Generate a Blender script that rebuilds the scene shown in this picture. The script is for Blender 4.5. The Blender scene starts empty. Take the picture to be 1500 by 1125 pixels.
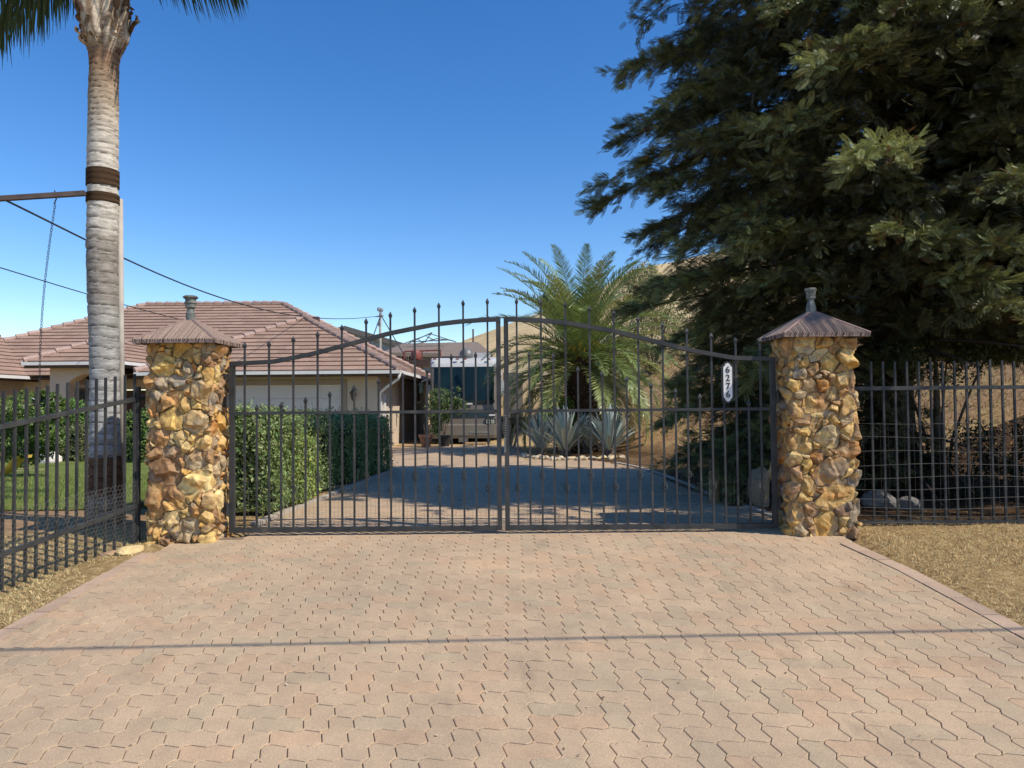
import bpy, math, random
import numpy as np
from mathutils import Vector, Matrix

random.seed(7)
RNG = np.random.default_rng(11)
SC = bpy.context.scene
COL = SC.collection
PI = math.pi

# ------------------------------------------------------------------ camera
CAM = Vector((0, 0, 1.67))
F_PX, CX, CY = 1040.0, 750.0, 562.5
PITCH, ROLL = math.atan(27.5 / 1040), math.radians(0.5)
cam_d = bpy.data.cameras.new('camera')
cam_d.sensor_width = 36
cam_d.lens = F_PX / 1500 * 36
cam_d.clip_start = 0.05
cam_d.clip_end = 3000
cam = bpy.data.objects.new('camera', cam_d)
COL.objects.link(cam)
cam.rotation_mode = 'QUATERNION'
R = Matrix.Rotation(PI / 2 + PITCH, 3, 'X') @ Matrix.Rotation(-ROLL, 3, 'Z')
cam.rotation_quaternion = R.to_quaternion()
cam.location = CAM
SC.camera = cam


def at(px, py, D):
    """world point at depth y=D measured from the survey photograph"""
    d = R @ Vector(((px - CX), -(py - CY), -F_PX))
    return CAM + d * (D / d.y)


# ------------------------------------------------------------------ world and sun
SUN = Vector((math.cos(math.radians(47)) * math.cos(math.radians(25)),
              -math.cos(math.radians(47)) * math.sin(math.radians(25)), math.sin(math.radians(47))))
w = bpy.data.worlds.new('World')
SC.world = w
w.use_nodes = True
nt = w.node_tree
nt.nodes.clear()
sky = nt.nodes.new('ShaderNodeTexSky')
sky.sky_type = 'NISHITA'
sky.sun_disc = False
sky.sun_elevation = math.radians(47)
sky.sun_rotation = math.radians(115)
sky.altitude = 300
sky.air_density = 1.0
sky.dust_density = 0.2
sky.ozone_density = 1.8
hs = nt.nodes.new('ShaderNodeHueSaturation')
hs.inputs['Saturation'].default_value = 1.36
hs.inputs['Value'].default_value = 1.22
hs.inputs['Hue'].default_value = 0.508
bgn = nt.nodes.new('ShaderNodeBackground')
bgn.inputs[1].default_value = 0.15
out = nt.nodes.new('ShaderNodeOutputWorld')
nt.links.new(sky.outputs[0], hs.inputs['Color'])
nt.links.new(hs.outputs[0], bgn.inputs[0])
nt.links.new(bgn.outputs[0], out.inputs[0])
sd = bpy.data.lights.new('sun', 'SUN')
sd.energy = 5.0
sd.angle = math.radians(0.5)
sd.color = (1.0, 0.91, 0.77)
so = bpy.data.objects.new('sun', sd)
COL.objects.link(so)
so.rotation_mode = 'QUATERNION'
so.rotation_quaternion = SUN.to_track_quat('Z', 'Y')
so.location = (20, -10, 30)
SC.view_settings.view_transform = 'Standard'
SC.view_settings.look = 'None'
SC.view_settings.exposure = 0
SC.cycles.max_bounces = 6
SC.cycles.transparent_max_bounces = 8


# ------------------------------------------------------------------ materials
class NT:
    def __init__(s, name):
        s.m = bpy.data.materials.new(name)
        s.m.use_nodes = True
        s.t = s.m.node_tree
        s.t.nodes.clear()
        s.o = s.t.nodes.new('ShaderNodeOutputMaterial')
        s.b = s.t.nodes.new('ShaderNodeBsdfPrincipled')
        s.t.links.new(s.b.outputs[0], s.o.inputs[0])
        s.co = s.t.nodes.new('ShaderNodeTexCoord').outputs['Object']

    def n(s, typ, **kw):
        x = s.t.nodes.new(typ)
        for k, v in kw.items():
            setattr(x, k, v)
        return x

    def l(s, a, b):
        s.t.links.new(a, b)

    def noise(s, scale, detail=4, rough=0.55, vec=None, sc=None):
        x = s.n('ShaderNodeTexNoise')
        x.inputs['Scale'].default_value = scale
        x.inputs['Detail'].default_value = detail
        x.inputs['Roughness'].default_value = rough
        v = vec or s.co
        if sc:
            mp = s.n('ShaderNodeMapping')
            mp.inputs['Scale'].default_value = sc
            s.l(v, mp.inputs[0])
            v = mp.outputs[0]
        s.l(v, x.inputs['Vector'])
        return x.outputs['Fac']

    def ramp(s, fac, stops):
        x = s.n('ShaderNodeValToRGB')
        e = x.color_ramp.elements
        while len(e) < len(stops):
            e.new(0.5)
        for i, (p, c) in enumerate(stops):
            e[i].position = p
            e[i].color = (*c, 1) if len(c) == 3 else c
        s.l(fac, x.inputs[0])
        return x.outputs[0]

    def mix(s, fac, a, b, mode='MIX'):
        x = s.n('ShaderNodeMix', data_type='RGBA', blend_type=mode)
        for sock, v in ((x.inputs[0], fac), (x.inputs[6], a), (x.inputs[7], b)):
            if isinstance(v, (int, float)):
                sock.default_value = v
            elif isinstance(v, (tuple, list)):
                sock.default_value = (*v, 1)
            else:
                s.l(v, sock)
        return x.outputs[2]

    def math(s, op, a, b=0.0, clamp=False):
        x = s.n('ShaderNodeMath', operation=op, use_clamp=clamp)
        for sock, v in ((x.inputs[0], a), (x.inputs[1], b)):
            if isinstance(v, (int, float)):
                sock.default_value = v
            else:
                s.l(v, sock)
        return x.outputs[0]

    def xyz(s):
        x = s.n('ShaderNodeSeparateXYZ')
        s.l(s.co, x.inputs[0])
        return x.outputs

    def attr(s, name='Col'):
        x = s.n('ShaderNodeAttribute', attribute_name=name)
        return x.outputs['Color']

    def bump(s, h, strength=0.3, dist=0.01):
        x = s.n('ShaderNodeBump')
        x.inputs['Strength'].default_value = strength
        x.inputs['Distance'].default_value = dist
        s.l(h, x.inputs['Height'])
        s.l(x.outputs[0], s.b.inputs['Normal'])

    def fin(s, color, rough=0.7, metal=0.0, spec=0.5):
        for k, v in (('Base Color', color), ('Roughness', rough), ('Metallic', metal), ('Specular IOR Level', spec)):
            sock = s.b.inputs[k]
            if isinstance(v, (tuple, list)):
                sock.default_value = (*v, 1)
            elif isinstance(v, (int, float)):
                sock.default_value = v
            else:
                s.l(v, sock)
        return s.m


def plain(name, c, rough=0.6, metal=0.0, var=0.25, scale=8, bump=0.0, spec=0.5):
    m = NT(name)
    n = m.noise(scale, 5)
    lo = tuple(x * (1 - var) for x in c)
    hi = tuple(min(1, x * (1 + var)) for x in c)
    col = m.ramp(n, [(0.3, lo), (0.7, hi)])
    if bump:
        m.bump(m.noise(scale * 6, 4), bump, 0.01)
    return m.fin(col, rough, metal, spec)


def leafmat(name, rough=0.5, trans=0.25, spec=0.35):
    m = NT(name)
    c = m.attr()
    m.fin(c, rough, 0, spec)
    tr = m.n('ShaderNodeBsdfTranslucent')
    tc = m.mix(0.6, c, (0.75, 0.85, 0.15), 'MULTIPLY')
    tc2 = m.mix(0.5, c, tc)
    m.l(tc2, tr.inputs[0])
    mx = m.n('ShaderNodeMixShader')
    mx.inputs[0].default_value = trans
    m.l(m.b.outputs[0], mx.inputs[1])
    m.l(tr.outputs[0], mx.inputs[2])
    m.l(mx.outputs[0], m.o.inputs[0])
    return m.m


M = {}


def mat_iron():
    m = NT('painted_iron')
    n = m.noise(5, 6, 0.6)
    n2 = m.noise(60, 3)
    c = m.ramp(n, [(0.35, (0.026, 0.028, 0.029)), (0.6, (0.05, 0.051, 0.05)), (0.75, (0.09, 0.082, 0.07))])
    m.bump(n2, 0.15, 0.002)
    return m.fin(c, 0.55, 0, 0.35)


M['iron'] = mat_iron()
M['wire'] = plain('galvanised_wire', (0.17, 0.17, 0.165), 0.5, 0.3)
M['darkwire'] = plain('rusty_wire', (0.10, 0.09, 0.08), 0.6, 0.2)
M['cable'] = plain('black_cable', (0.02, 0.02, 0.022), 0.7)
M['steel'] = plain('weathered_steel', (0.10, 0.07, 0.06), 0.7, 0.2, 0.4)
M['post'] = plain('galvanised_post', (0.42, 0.38, 0.33), 0.7, 0, 0.15)
M['white'] = plain('white_paint', (0.72, 0.71, 0.68), 0.5, 0, 0.05)
M['black'] = plain('black_plastic', (0.02, 0.02, 0.022), 0.5)
M['finial'] = plain('verdigris_metal', (0.16, 0.17, 0.15), 0.6, 0.2, 0.5, 25)
M['yellow'] = plain('yellow_plastic', (0.62, 0.40, 0.06), 0.5)
M['terracotta'] = plain('terracotta', (0.28, 0.14, 0.09), 0.8, 0, 0.3)
M['wood'] = plain('weathered_wood', (0.30, 0.20, 0.12), 0.85, 0, 0.4, 12, 0.3)
M['darkwood'] = plain('dark_brown_wood', (0.07, 0.035, 0.022), 0.6, 0, 0.3)
M['mortar'] = plain('mortar', (0.18, 0.14, 0.09), 0.95)
M['bark'] = plain('redwood_bark', (0.055, 0.038, 0.028), 0.95, 0, 0.5, 14, 0.6)
M['bark2'] = plain('grey_bark', (0.10, 0.075, 0.055), 0.95, 0, 0.5, 16, 0.6)
M['log'] = plain('cut_log', (0.42, 0.28, 0.15), 0.9, 0, 0.45, 14, 0.5)
M['rope'] = None
M['redmetal'] = plain('red_paint', (0.22, 0.05, 0.035), 0.55)
M['leaf'] = leafmat('leaf')
M['needle'] = leafmat('redwood_needles', 0.45, 0.3, 0.4)
M['palm'] = leafmat('palm_leaflet', 0.4, 0.25, 0.5)
M['agave'] = leafmat('agave_leaf', 0.55, 0.05, 0.3)
M['straw'] = leafmat('straw', 0.9, 0.15, 0.2)
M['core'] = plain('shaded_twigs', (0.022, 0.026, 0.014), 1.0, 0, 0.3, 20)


def mat_stone():
    m = NT('rubble_stone')
    c = m.attr()
    n = m.noise(22, 6, 0.65)
    n2 = m.noise(7, 5, 0.6)
    n3 = m.noise(90, 4, 0.7)
    c1 = m.mix(m.ramp(n2, [(0.42, (0, 0, 0)), (0.62, (0.6, 0.6, 0.6))]), c, m.mix(0.5, c, (0.62, 0.46, 0.24)))
    c2 = m.mix(m.ramp(n, [(0.45, (0, 0, 0)), (0.72, (0.85, 0.85, 0.85))]), c1, m.mix(1.0, c1, (0.60, 0.42, 0.28), 'MULTIPLY'))
    c3 = m.mix(0.6, c2, m.ramp(n3, [(0.3, (0.7, 0.66, 0.6)), (0.7, (1.25, 1.2, 1.1))]), 'MULTIPLY')
    m.bump(m.math('ADD', n, m.math('MULTIPLY', n3, 0.4)), 0.7, 0.012)
    return m.fin(c3, 0.62, 0, 0.45)


M['stone'] = mat_stone()


def mat_paver():
    m = NT('concrete_paver')
    c = m.attr()
    big = m.noise(0.9, 4, 0.6)
    mid = m.noise(6, 5, 0.6)
    stain = m.noise(1.1, 6, 0.7, sc=(1.6, .5, 1))
    f = m.noise(170, 3, 0.75)
    c1 = m.mix(1.0, c, m.ramp(big, [(0.3, (0.86, 0.87, 0.88)), (0.7, (1.08, 1.06, 1.03))]), 'MULTIPLY')
    c2 = m.mix(1.0, c1, m.ramp(mid, [(0.3, (0.88, 0.88, 0.88)), (0.65, (1.06, 1.05, 1.03))]), 'MULTIPLY')
    c3 = m.mix(1.0, c2, m.ramp(f, [(0.3, (0.72, 0.70, 0.68)), (0.55, (1.0, 1.0, 1.0)), (0.78, (1.4, 1.38, 1.32))]), 'MULTIPLY')
    c3 = m.mix(1.0, c3, m.ramp(stain, [(0.26, (0.66, 0.67, 0.68)), (0.42, (1, 1, 1))]), 'MULTIPLY')
    m.bump(f, 0.5, 0.003)
    return m.fin(c3, 0.9, 0, 0.25)


M['paver'] = mat_paver()
M['joint'] = plain('joint_sand', (0.20, 0.145, 0.10), 1.0, 0, 0.3, 20)


def mat_ground():
    m = NT('dry_ground')
    x = m.xyz()
    n1 = m.noise(1.3, 6, 0.65)
    n2 = m.noise(14, 6, 0.7)
    n3 = m.noise(60, 4, 0.75)
    dry = m.ramp(n2, [(0.3, (0.26, 0.17, 0.085)), (0.5, (0.44, 0.31, 0.15)), (0.68, (0.62, 0.47, 0.25))])
    dirt = m.ramp(n2, [(0.3, (0.30, 0.18, 0.095)), (0.55, (0.46, 0.30, 0.17)), (0.75, (0.58, 0.41, 0.25))])
    gold = m.ramp(m.noise(0.25, 8, 0.7), [(0.32, (0.46, 0.34, 0.18)), (0.5, (0.62, 0.48, 0.27)), (0.7, (0.72, 0.58, 0.35))])
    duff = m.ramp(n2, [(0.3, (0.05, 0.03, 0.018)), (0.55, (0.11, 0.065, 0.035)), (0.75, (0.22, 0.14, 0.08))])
    # left planting strip of bare dirt, mulch under the redwoods, golden far hill
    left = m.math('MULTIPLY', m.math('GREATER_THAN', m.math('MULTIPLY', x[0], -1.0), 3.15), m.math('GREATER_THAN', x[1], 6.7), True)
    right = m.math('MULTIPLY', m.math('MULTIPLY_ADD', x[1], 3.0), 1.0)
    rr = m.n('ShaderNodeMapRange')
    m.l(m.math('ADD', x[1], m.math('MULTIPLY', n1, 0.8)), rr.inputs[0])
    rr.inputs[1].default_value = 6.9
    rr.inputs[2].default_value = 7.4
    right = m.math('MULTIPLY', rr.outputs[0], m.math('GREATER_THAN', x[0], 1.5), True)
    far = m.n('ShaderNodeMapRange')
    m.l(m.math('ADD', x[1], m.math('MULTIPLY', n1, 6.0)), far.inputs[0])
    far.inputs[1].default_value = 24
    far.inputs[2].default_value = 36
    bank = m.n('ShaderNodeMapRange')
    m.l(m.math('ADD', m.math('ADD', x[2], m.math('MULTIPLY', n1, 0.5)), 0.0), bank.inputs[0])
    bank.inputs[1].default_value = 0.5
    bank.inputs[2].default_value = 0.8
    c = m.mix(left, dry, dirt)
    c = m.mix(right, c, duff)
    bankc = m.mix(m.ramp(n1, [(0.45, (0, 0, 0)), (0.6, (1, 1, 1))]), dirt, dry)
    c = m.mix(m.math('MULTIPLY', bank.outputs[0], m.math('GREATER_THAN', x[1], 13.0)), c, bankc)
    c = m.mix(far.outputs[0], c, gold)
    c = m.mix(0.7, c, m.ramp(n3, [(0.3, (0.55, 0.52, 0.48)), (0.7, (1.35, 1.3, 1.2))]), 'MULTIPLY')
    m.bump(m.math('ADD', n2, n3), 0.9, 0.03)
    return m.fin(c, 1.0, 0, 0.1)


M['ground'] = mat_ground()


def mat_lawn():
    m = NT('lawn_turf')
    n = m.noise(1.4, 5)
    n2 = m.noise(40, 4)
    c = m.ramp(n, [(0.3, (0.12, 0.16, 0.04)), (0.7, (0.20, 0.24, 0.07))])
    c = m.mix(0.6, c, m.ramp(n2, [(0.3, (0.5, 0.5, 0.5)), (0.7, (1.4, 1.4, 1.2))]), 'MULTIPLY')
    m.bump(n2, 1.0, 0.03)
    return m.fin(c, 1.0, 0, 0.1)


M['lawn'] = mat_lawn()


def mat_stucco(name, c):
    m = NT(name)
    n = m.noise(0.8, 4)
    f = m.noise(50, 4)
    col = m.ramp(n, [(0.3, tuple(x * .9 for x in c)), (0.7, tuple(x * 1.06 for x in c))])
    m.bump(f, 0.35, 0.01)
    return m.fin(col, 0.95, 0, 0.2)


M['stucco'] = mat_stucco('beige_stucco', (0.60, 0.50, 0.385))
M['trim'] = mat_stucco('taupe_trim', (0.34, 0.27, 0.20))
M['soffit'] = plain('brown_soffit', (0.09, 0.06, 0.045), 0.8)


def mat_attr(name, rough=0.85, fine=40, spec=0.3, bmp=0.3):
    m = NT(name)
    c = m.attr()
    f = m.noise(fine, 4, 0.7)
    c = m.mix(1.0, c, m.ramp(f, [(0.3, (0.78, 0.77, 0.76)), (0.7, (1.2, 1.2, 1.2))]), 'MULTIPLY')
    m.bump(f, bmp, 0.006)
    return m.fin(c, rough, 0, spec)


M['tile'] = mat_attr('roof_tile', 0.85, 14)
M['captile'] = mat_attr('cap_tile', 0.85, 60)
M['wattr'] = mat_attr('rock', 0.9, 30)


def mat_glass(name, c, rough=0.05):
    m = NT(name)
    n = m.noise(0.9, 3)
    return m.fin(m.ramp(n, [(0.35, tuple(x * .5 for x in c)), (0.7, c)]), rough, 0, 0.9)


M['glass'] = mat_glass('tinted_glass', (0.03, 0.05, 0.06))
M['rvglass'] = mat_glass('windscreen_glass', (0.012, 0.03, 0.032), 0.12)
M['rvglass'].node_tree.nodes['Principled BSDF'].inputs['Specular IOR Level'].default_value = 0.25
M['rvbody'] = plain('beige_vehicle_paint', (0.17, 0.15, 0.125), 0.35, 0, 0.08, 2)
M['rvwhite'] = plain('white_vehicle_paint', (0.50, 0.50, 0.48), 0.35, 0, 0.05, 2)
M['rvdark'] = plain('dark_green_paint', (0.02, 0.035, 0.035), 0.3)
M['chrome'] = plain('chrome', (0.6, 0.6, 0.6), 0.2, 1.0, 0.1)
M['garage'] = plain('garage_door_paint', (0.62, 0.58, 0.53), 0.6, 0, 0.04, 3)
M['siding'] = plain('grey_siding', (0.25, 0.28, 0.29), 0.8)
M['greyroof'] = plain('grey_roofing', (0.12, 0.11, 0.10), 0.9)
M['brownroof'] = plain('brown_roofing', (0.20, 0.155, 0.12), 0.9)
M['redwall'] = plain('red_brown_boards', (0.22, 0.10, 0.07), 0.85)
M['asphalt'] = plain('asphalt', (0.05, 0.05, 0.05), 0.95, 0, 0.3, 40, 0.4)
M['concrete'] = plain('concrete_edging', (0.42, 0.36, 0.29), 0.95, 0, 0.25, 9, 0.3)


def mat_rope():
    m = NT('brown_rope')
    z = m.xyz()[2]
    s = m.math('SINE', m.math('MULTIPLY', m.math('ADD', z, m.math('MULTIPLY', m.noise(6, 2), 0.01)), 600.0))
    c = m.ramp(s, [(0.0, (0.05, 0.03, 0.018)), (1.0, (0.17, 0.11, 0.065))])
    m.bump(s, 0.8, 0.006)
    return m.fin(c, 0.95, 0, 0.1)


M['rope'] = mat_rope()


def mat_trunk():
    m = NT('palm_trunk')
    c = m.attr()
    n = m.noise(8, 6, 0.65, sc=(1, 1, 3.5))
    n2 = m.noise(30, 4, 0.7, sc=(1, 1, 3))
    crack = m.ramp(m.noise(5, 5, 0.75, sc=(0.7, 0.7, 8)), [(0.33, (0.12, 0.10, 0.09)), (0.43, (1, 1, 1))])
    c = m.mix(1.0, c, m.ramp(n, [(0.3, (0.55, 0.52, 0.48)), (0.7, (1.3, 1.27, 1.22))]), 'MULTIPLY')
    c = m.mix(0.65, c, crack, 'MULTIPLY')
    m.bump(m.math('ADD', n, n2), 0.5, 0.012)
    return m.fin(c, 0.9, 0, 0.2)


M['trunk'] = mat_trunk()


def mat_boot():
    m = NT('palm_leaf_boot')
    c = m.attr()
    n = m.noise(7, 6, 0.7, sc=(3.2, 3.2, .8))
    n2 = m.noise(14, 5, 0.7)
    c = m.mix(1.0, c, m.ramp(n, [(0.36, (0.30, 0.22, 0.16)), (0.5, (0.85, 0.8, 0.74)), (0.66, (1.35, 1.3, 1.25))]), 'MULTIPLY')
    c = m.mix(1.0, c, m.ramp(n2, [(0.35, (0.5, 0.44, 0.38)), (0.55, (1, 1, 1))]), 'MULTIPLY')
    m.bump(n, 0.8, 0.02)
    return m.fin(c, 0.85, 0, 0.2)


M['boot'] = mat_boot()


# ------------------------------------------------------------------ object helpers
def wloc(o):
    v = Vector((0, 0, 0))
    while o is not None:
        v += o.location
        o = o.parent
    return v


def npmesh(name, V, F, mat, parent=None, col=None, smooth=False, origin=(0, 0, 0)):
    """V (n,3) world coords, F: list of (m,k) arrays or one array; col (n,3) per point"""
    V = np.asarray(V, dtype=np.float64)
    if parent is not None:
        off = wloc(parent)
    else:
        off = Vector(origin)
    Vl = V - np.array(off)
    if isinstance(F, np.ndarray):
        F = [F]
    F = [np.asarray(f, dtype=np.int32) for f in F if len(f)]
    me = bpy.data.meshes.new(name)
    me.vertices.add(len(Vl))
    me.vertices.foreach_set('co', Vl.astype(np.float32).ravel())
    nl = sum(f.size for f in F)
    npoly = sum(len(f) for f in F)
    me.loops.add(nl)
    me.loops.foreach_set('vertex_index', np.concatenate([f.ravel() for f in F]))
    me.polygons.add(npoly)
    tot = np.concatenate([np.full(len(f), f.shape[1], dtype=np.int32) for f in F])
    st = np.concatenate([[0], np.cumsum(tot)[:-1]]).astype(np.int32)
    me.polygons.foreach_set('loop_start', st)
    me.polygons.foreach_set('loop_total', tot)
    me.polygons.foreach_set('use_smooth', np.full(npoly, bool(smooth)))
    if col is not None:
        a = me.color_attributes.new('Col', 'FLOAT_COLOR', 'POINT')
        c = np.ones((len(Vl), 4), dtype=np.float32)
        c[:, :3] = col
        a.data.foreach_set('color', c.ravel())
    me.update(calc_edges=True)
    me.validate()
    if mat is not None:
        me.materials.append(mat)
    o = bpy.data.objects.new(name, me)
    COL.objects.link(o)
    if parent is not None:
        o.parent = parent
    else:
        o.location = off
    return o


class MB:
    def __init__(s):
        s.v, s.f, s.c = [], [], []
        s.cur = (1, 1, 1)

    def add(s, vs, fs):
        k = len(s.v)
        s.v += [tuple(p) for p in vs]
        s.c += [s.cur] * len(vs)
        s.f += [tuple(i + k for i in f) for f in fs]
        return s

    def box(s, c, d, rot=None):
        x, y, z = [q / 2 for q in d]
        vs = [Vector((a * x, b * y, e * z)) for a, b, e in
              ((-1, -1, -1), (1, -1, -1), (1, 1, -1), (-1, 1, -1), (-1, -1, 1), (1, -1, 1), (1, 1, 1), (-1, 1, 1))]
        if rot is not None:
            vs = [rot @ v for v in vs]
        c = Vector(c)
        return s.add([v + c for v in vs], [(0, 3, 2, 1), (4, 5, 6, 7), (0, 1, 5, 4), (1, 2, 6, 5), (2, 3, 7, 6), (3, 0, 4, 7)])

    def bb(s, x0, x1, y0, y1, z0, z1):
        return s.box(((x0 + x1) / 2, (y0 + y1) / 2, (z0 + z1) / 2), (x1 - x0, y1 - y0, z1 - z0))

    def bar(s, p, q, wx, wz=None):
        """square bar between two points"""
        p, q = Vector(p), Vector(q)
        d = q - p
        wz = wz or wx
        rot = d.to_track_quat('Z', 'Y').to_matrix()
        return s.box((p + q) / 2, (wx, wz, d.length), rot)

    def tube(s, pts, r, n=6, cap=True):
        pts = [Vector(p) for p in pts]
        if not isinstance(r, (list, tuple)):
            r = [r] * len(pts)
        k = len(s.v)
        vs = []
        up = Vector((0.13, 0.31, 0.94))
        for i, p in enumerate(pts):
            d = (pts[min(i + 1, len(pts) - 1)] - pts[max(i - 1, 0)]).normalized()
            a = d.cross(up)
            if a.length < 0.05:
                a = d.cross(Vector((1, 0, 0)))
            a.normalize()
            b = d.cross(a)
            for j in range(n):
                t = 2 * PI * j / n
                vs.append(p + (a * math.cos(t) + b * math.sin(t)) * r[i])
        fs = []
        for i in range(len(pts) - 1):
            for j in range(n):
                fs.append((i * n + j, i * n + (j + 1) % n, (i + 1) * n + (j + 1) % n, (i + 1) * n + j))
        if cap:
            fs.append(tuple(range(n - 1, -1, -1)))
            fs.append(tuple((len(pts) - 1) * n + j for j in range(n)))
        return s.add(vs, fs)

    def lathe(s, prof, c, n=16):
        """prof: list of (r,z) bottom to top"""
        vs = []
        for r, z in prof:
            for j in range(n):
                t = 2 * PI * j / n
                vs.append((c[0] + r * math.cos(t), c[1] + r * math.sin(t), c[2] + z))
        fs = []
        for i in range(len(prof) - 1):
            for j in range(n):
                fs.append((i * n + j, i * n + (j + 1) % n, (i + 1) * n + (j + 1) % n, (i + 1) * n + j))
        fs.append(tuple(range(n - 1, -1, -1)))
        fs.append(tuple((len(prof) - 1) * n + j for j in range(n)))
        return s.add(vs, fs)

    def build(s, name, mat, parent=None, smooth=False, origin=(0, 0, 0)):
        by = {}
        for f in s.f:
            by.setdefault(len(f), []).append(f)
        return npmesh(name, np.array(s.v), [np.array(v) for v in by.values()], mat, parent, np.array(s.c, dtype=np.float32), smooth, origin)


def tag(o, label=None, cat=None, group=None, kind=None):
    if label: o['label'] = label
    if cat: o['category'] = cat
    if group: o['group'] = group
    if kind: o['kind'] = kind
    return o


def thing(name, label, cat, loc, group=None):
    o = bpy.data.objects.new(name, None)
    o.empty_display_size = 0.2
    COL.objects.link(o)
    o.location = loc
    return tag(o, label, cat, group)


# value noise for shaping geometry
_tab = RNG.random((64, 64, 64))


def vnoise(x, y, z=0.0):
    x, y, z = np.broadcast_arrays(np.asarray(x, float), np.asarray(y, float), np.asarray(z, float))
    xi, yi, zi = np.floor(x).astype(int), np.floor(y).astype(int), np.floor(z).astype(int)
    fx, fy, fz = x - xi, y - yi, z - zi
    fx, fy, fz = [t * t * (3 - 2 * t) for t in (fx, fy, fz)]
    r = 0
    for a in (0, 1):
        for b in (0, 1):
            for c in (0, 1):
                r = r + _tab[(xi + a) % 64, (yi + b) % 64, (zi + c) % 64] * \
                    (fx if a else 1 - fx) * (fy if b else 1 - fy) * (fz if c else 1 - fz)
    return r


def fbm(x, y, z=0.0, o=4):
    r, a, t = 0, 1.0, 0
    for i in range(o):
        r = r + a * vnoise(np.asarray(x) * 2 ** i + i * 7.3, np.asarray(y) * 2 ** i + i * 3.1, np.asarray(z) * 2 ** i)
        t += a
        a *= 0.5
    return r / t


# ------------------------------------------------------------------ terrain
def g(y):
    """height of the drive's level along its length"""
    return float(np.interp(y, [-60, -2.5, 0, 6.2, 6.9, 7.6, 9, 13, 18, 26, 60], [-0.3, -0.19, 0, 0.477, 0.515, 0.51, 0.47, 0.37, 0.27, 0.17, 0.1]))


def gnp(y):
    return np.interp(y, [-60, -2.5, 0, 6.2, 6.9, 7.6, 9, 13, 18, 26, 60], [-0.3, -0.19, 0, 0.477, 0.515, 0.51, 0.47, 0.37, 0.27, 0.17, 0.1])


def ground_z(x, y):
    x, y = np.asarray(x, float), np.asarray(y, float)
    z = gnp(y)
    d = (x - 0.5) * 0.894 + (y - 25) * 0.447
    d = d + 0.9 * (fbm(x * .35 + 3, y * .35, 1.5) - .5)
    bank = np.clip(d, 0, 9)
    bz = 0.62 * bank - 0.62 * 0.9 * (1 - np.exp(-bank / 0.9))
    bz = np.where(y > 8, bz, bz * np.clip((y - 6.5) / 1.5, 0, 1) * 0.3)
    H = np.interp(x, [-60, -30, -13, -6, 11, 16, 35, 60, 120], [0, 0, 4.5, 9.6, 15.8, 18.6, 22.5, 28, 30])
    t = np.clip((y - 34) / 58, 0, 1)
    hill = H * (t * 0.8 + 0.2 * t * t * (3 - 2 * t))
    hill = hill + np.clip(t * 3, 0, 1) * 1.6 * (fbm(x * .05, y * .05, 4.2) - .5)
    back = np.clip((y - 95) / 60, 0, 1)
    hill = hill * (1 - back * 0.6)
    z = np.maximum(z + bz * np.clip(1 - (y - 60) / 40, 0, 1), z + hill)
    # planting soil beside the drive is a little lower at the left, uneven everywhere off the paving
    off = np.clip((np.abs(x) - 3.1) / 0.6, 0, 1) * 0.03 * (fbm(x * 1.3, y * 1.3, 9) - .5) * 2
    ll = np.clip((-x - 3.1) / 0.6, 0, 1) * np.clip((6.6 - y) / 1.5, 0, 1) * -0.07
    return z + off + ll


xs = np.unique(np.concatenate([np.linspace(-400, -60, 12), np.linspace(-60, -14, 30), np.linspace(-14, 14, 150), np.linspace(14, 60, 40), np.linspace(60, 400, 16)]))
ys = np.unique(np.concatenate([np.linspace(-300, -20, 8), np.linspace(-20, 2, 30), np.linspace(2, 30, 150), np.linspace(30, 160, 60), np.linspace(160, 900, 14)]))
X, Y = np.meshgrid(xs, ys)
Z = ground_z(X, Y)
# cut the paved corridor 6 cm below the pavers
pav = ((X > -3.05) & (X < 2.95) & (Y < 6.6)) | ((X > -2.5) & (X < 2.45) & (Y >= 6.4) & (Y < 14)) | ((X > -11) & (X < 0.2) & (Y > 14.3) & (Y < 25.5)) | ((X > -3) & (X < 2.0) & (Y >= 14) & (Y < 17))
Z = np.where(pav, gnp(Y) - 0.06, Z - 0.0)
nx = len(xs)
ii, jj = np.meshgrid(np.arange(len(ys) - 1), np.arange(nx - 1), indexing='ij')
a = (ii * nx + jj).ravel()
Fg = np.stack([a, a + 1, a + nx + 1, a + nx], 1)
tag(npmesh('ground', np.stack([X.ravel(), Y.ravel(), Z.ravel()], 1), Fg, M['ground'], smooth=True), kind='structure')

# street far behind the camera end of the apron
tag(MB().bb(-60, 60, -9, -2.4, -0.24, -0.165).build('street', M['asphalt']), kind='structure')

# ------------------------------------------------------------------ pavers
P = 0.1125


def paved(x, y):
    """is the paver with this centre part of the drive"""
    if y < 6.35:
        return -2.97 < x < 2.88 and y > -2.3
    if y < 14.6:
        return -2.42 < x < 2.46 + 0.08 * math.sin(y * 1.1)
    if y < 25.3:
        xr = float(np.interp(y, [14.6, 16, 18, 20, 24, 26], [2.45, 2.2, 1.4, 0.5, -0.2, -0.4]))
        return -10.8 < x < xr
    return False


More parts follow.
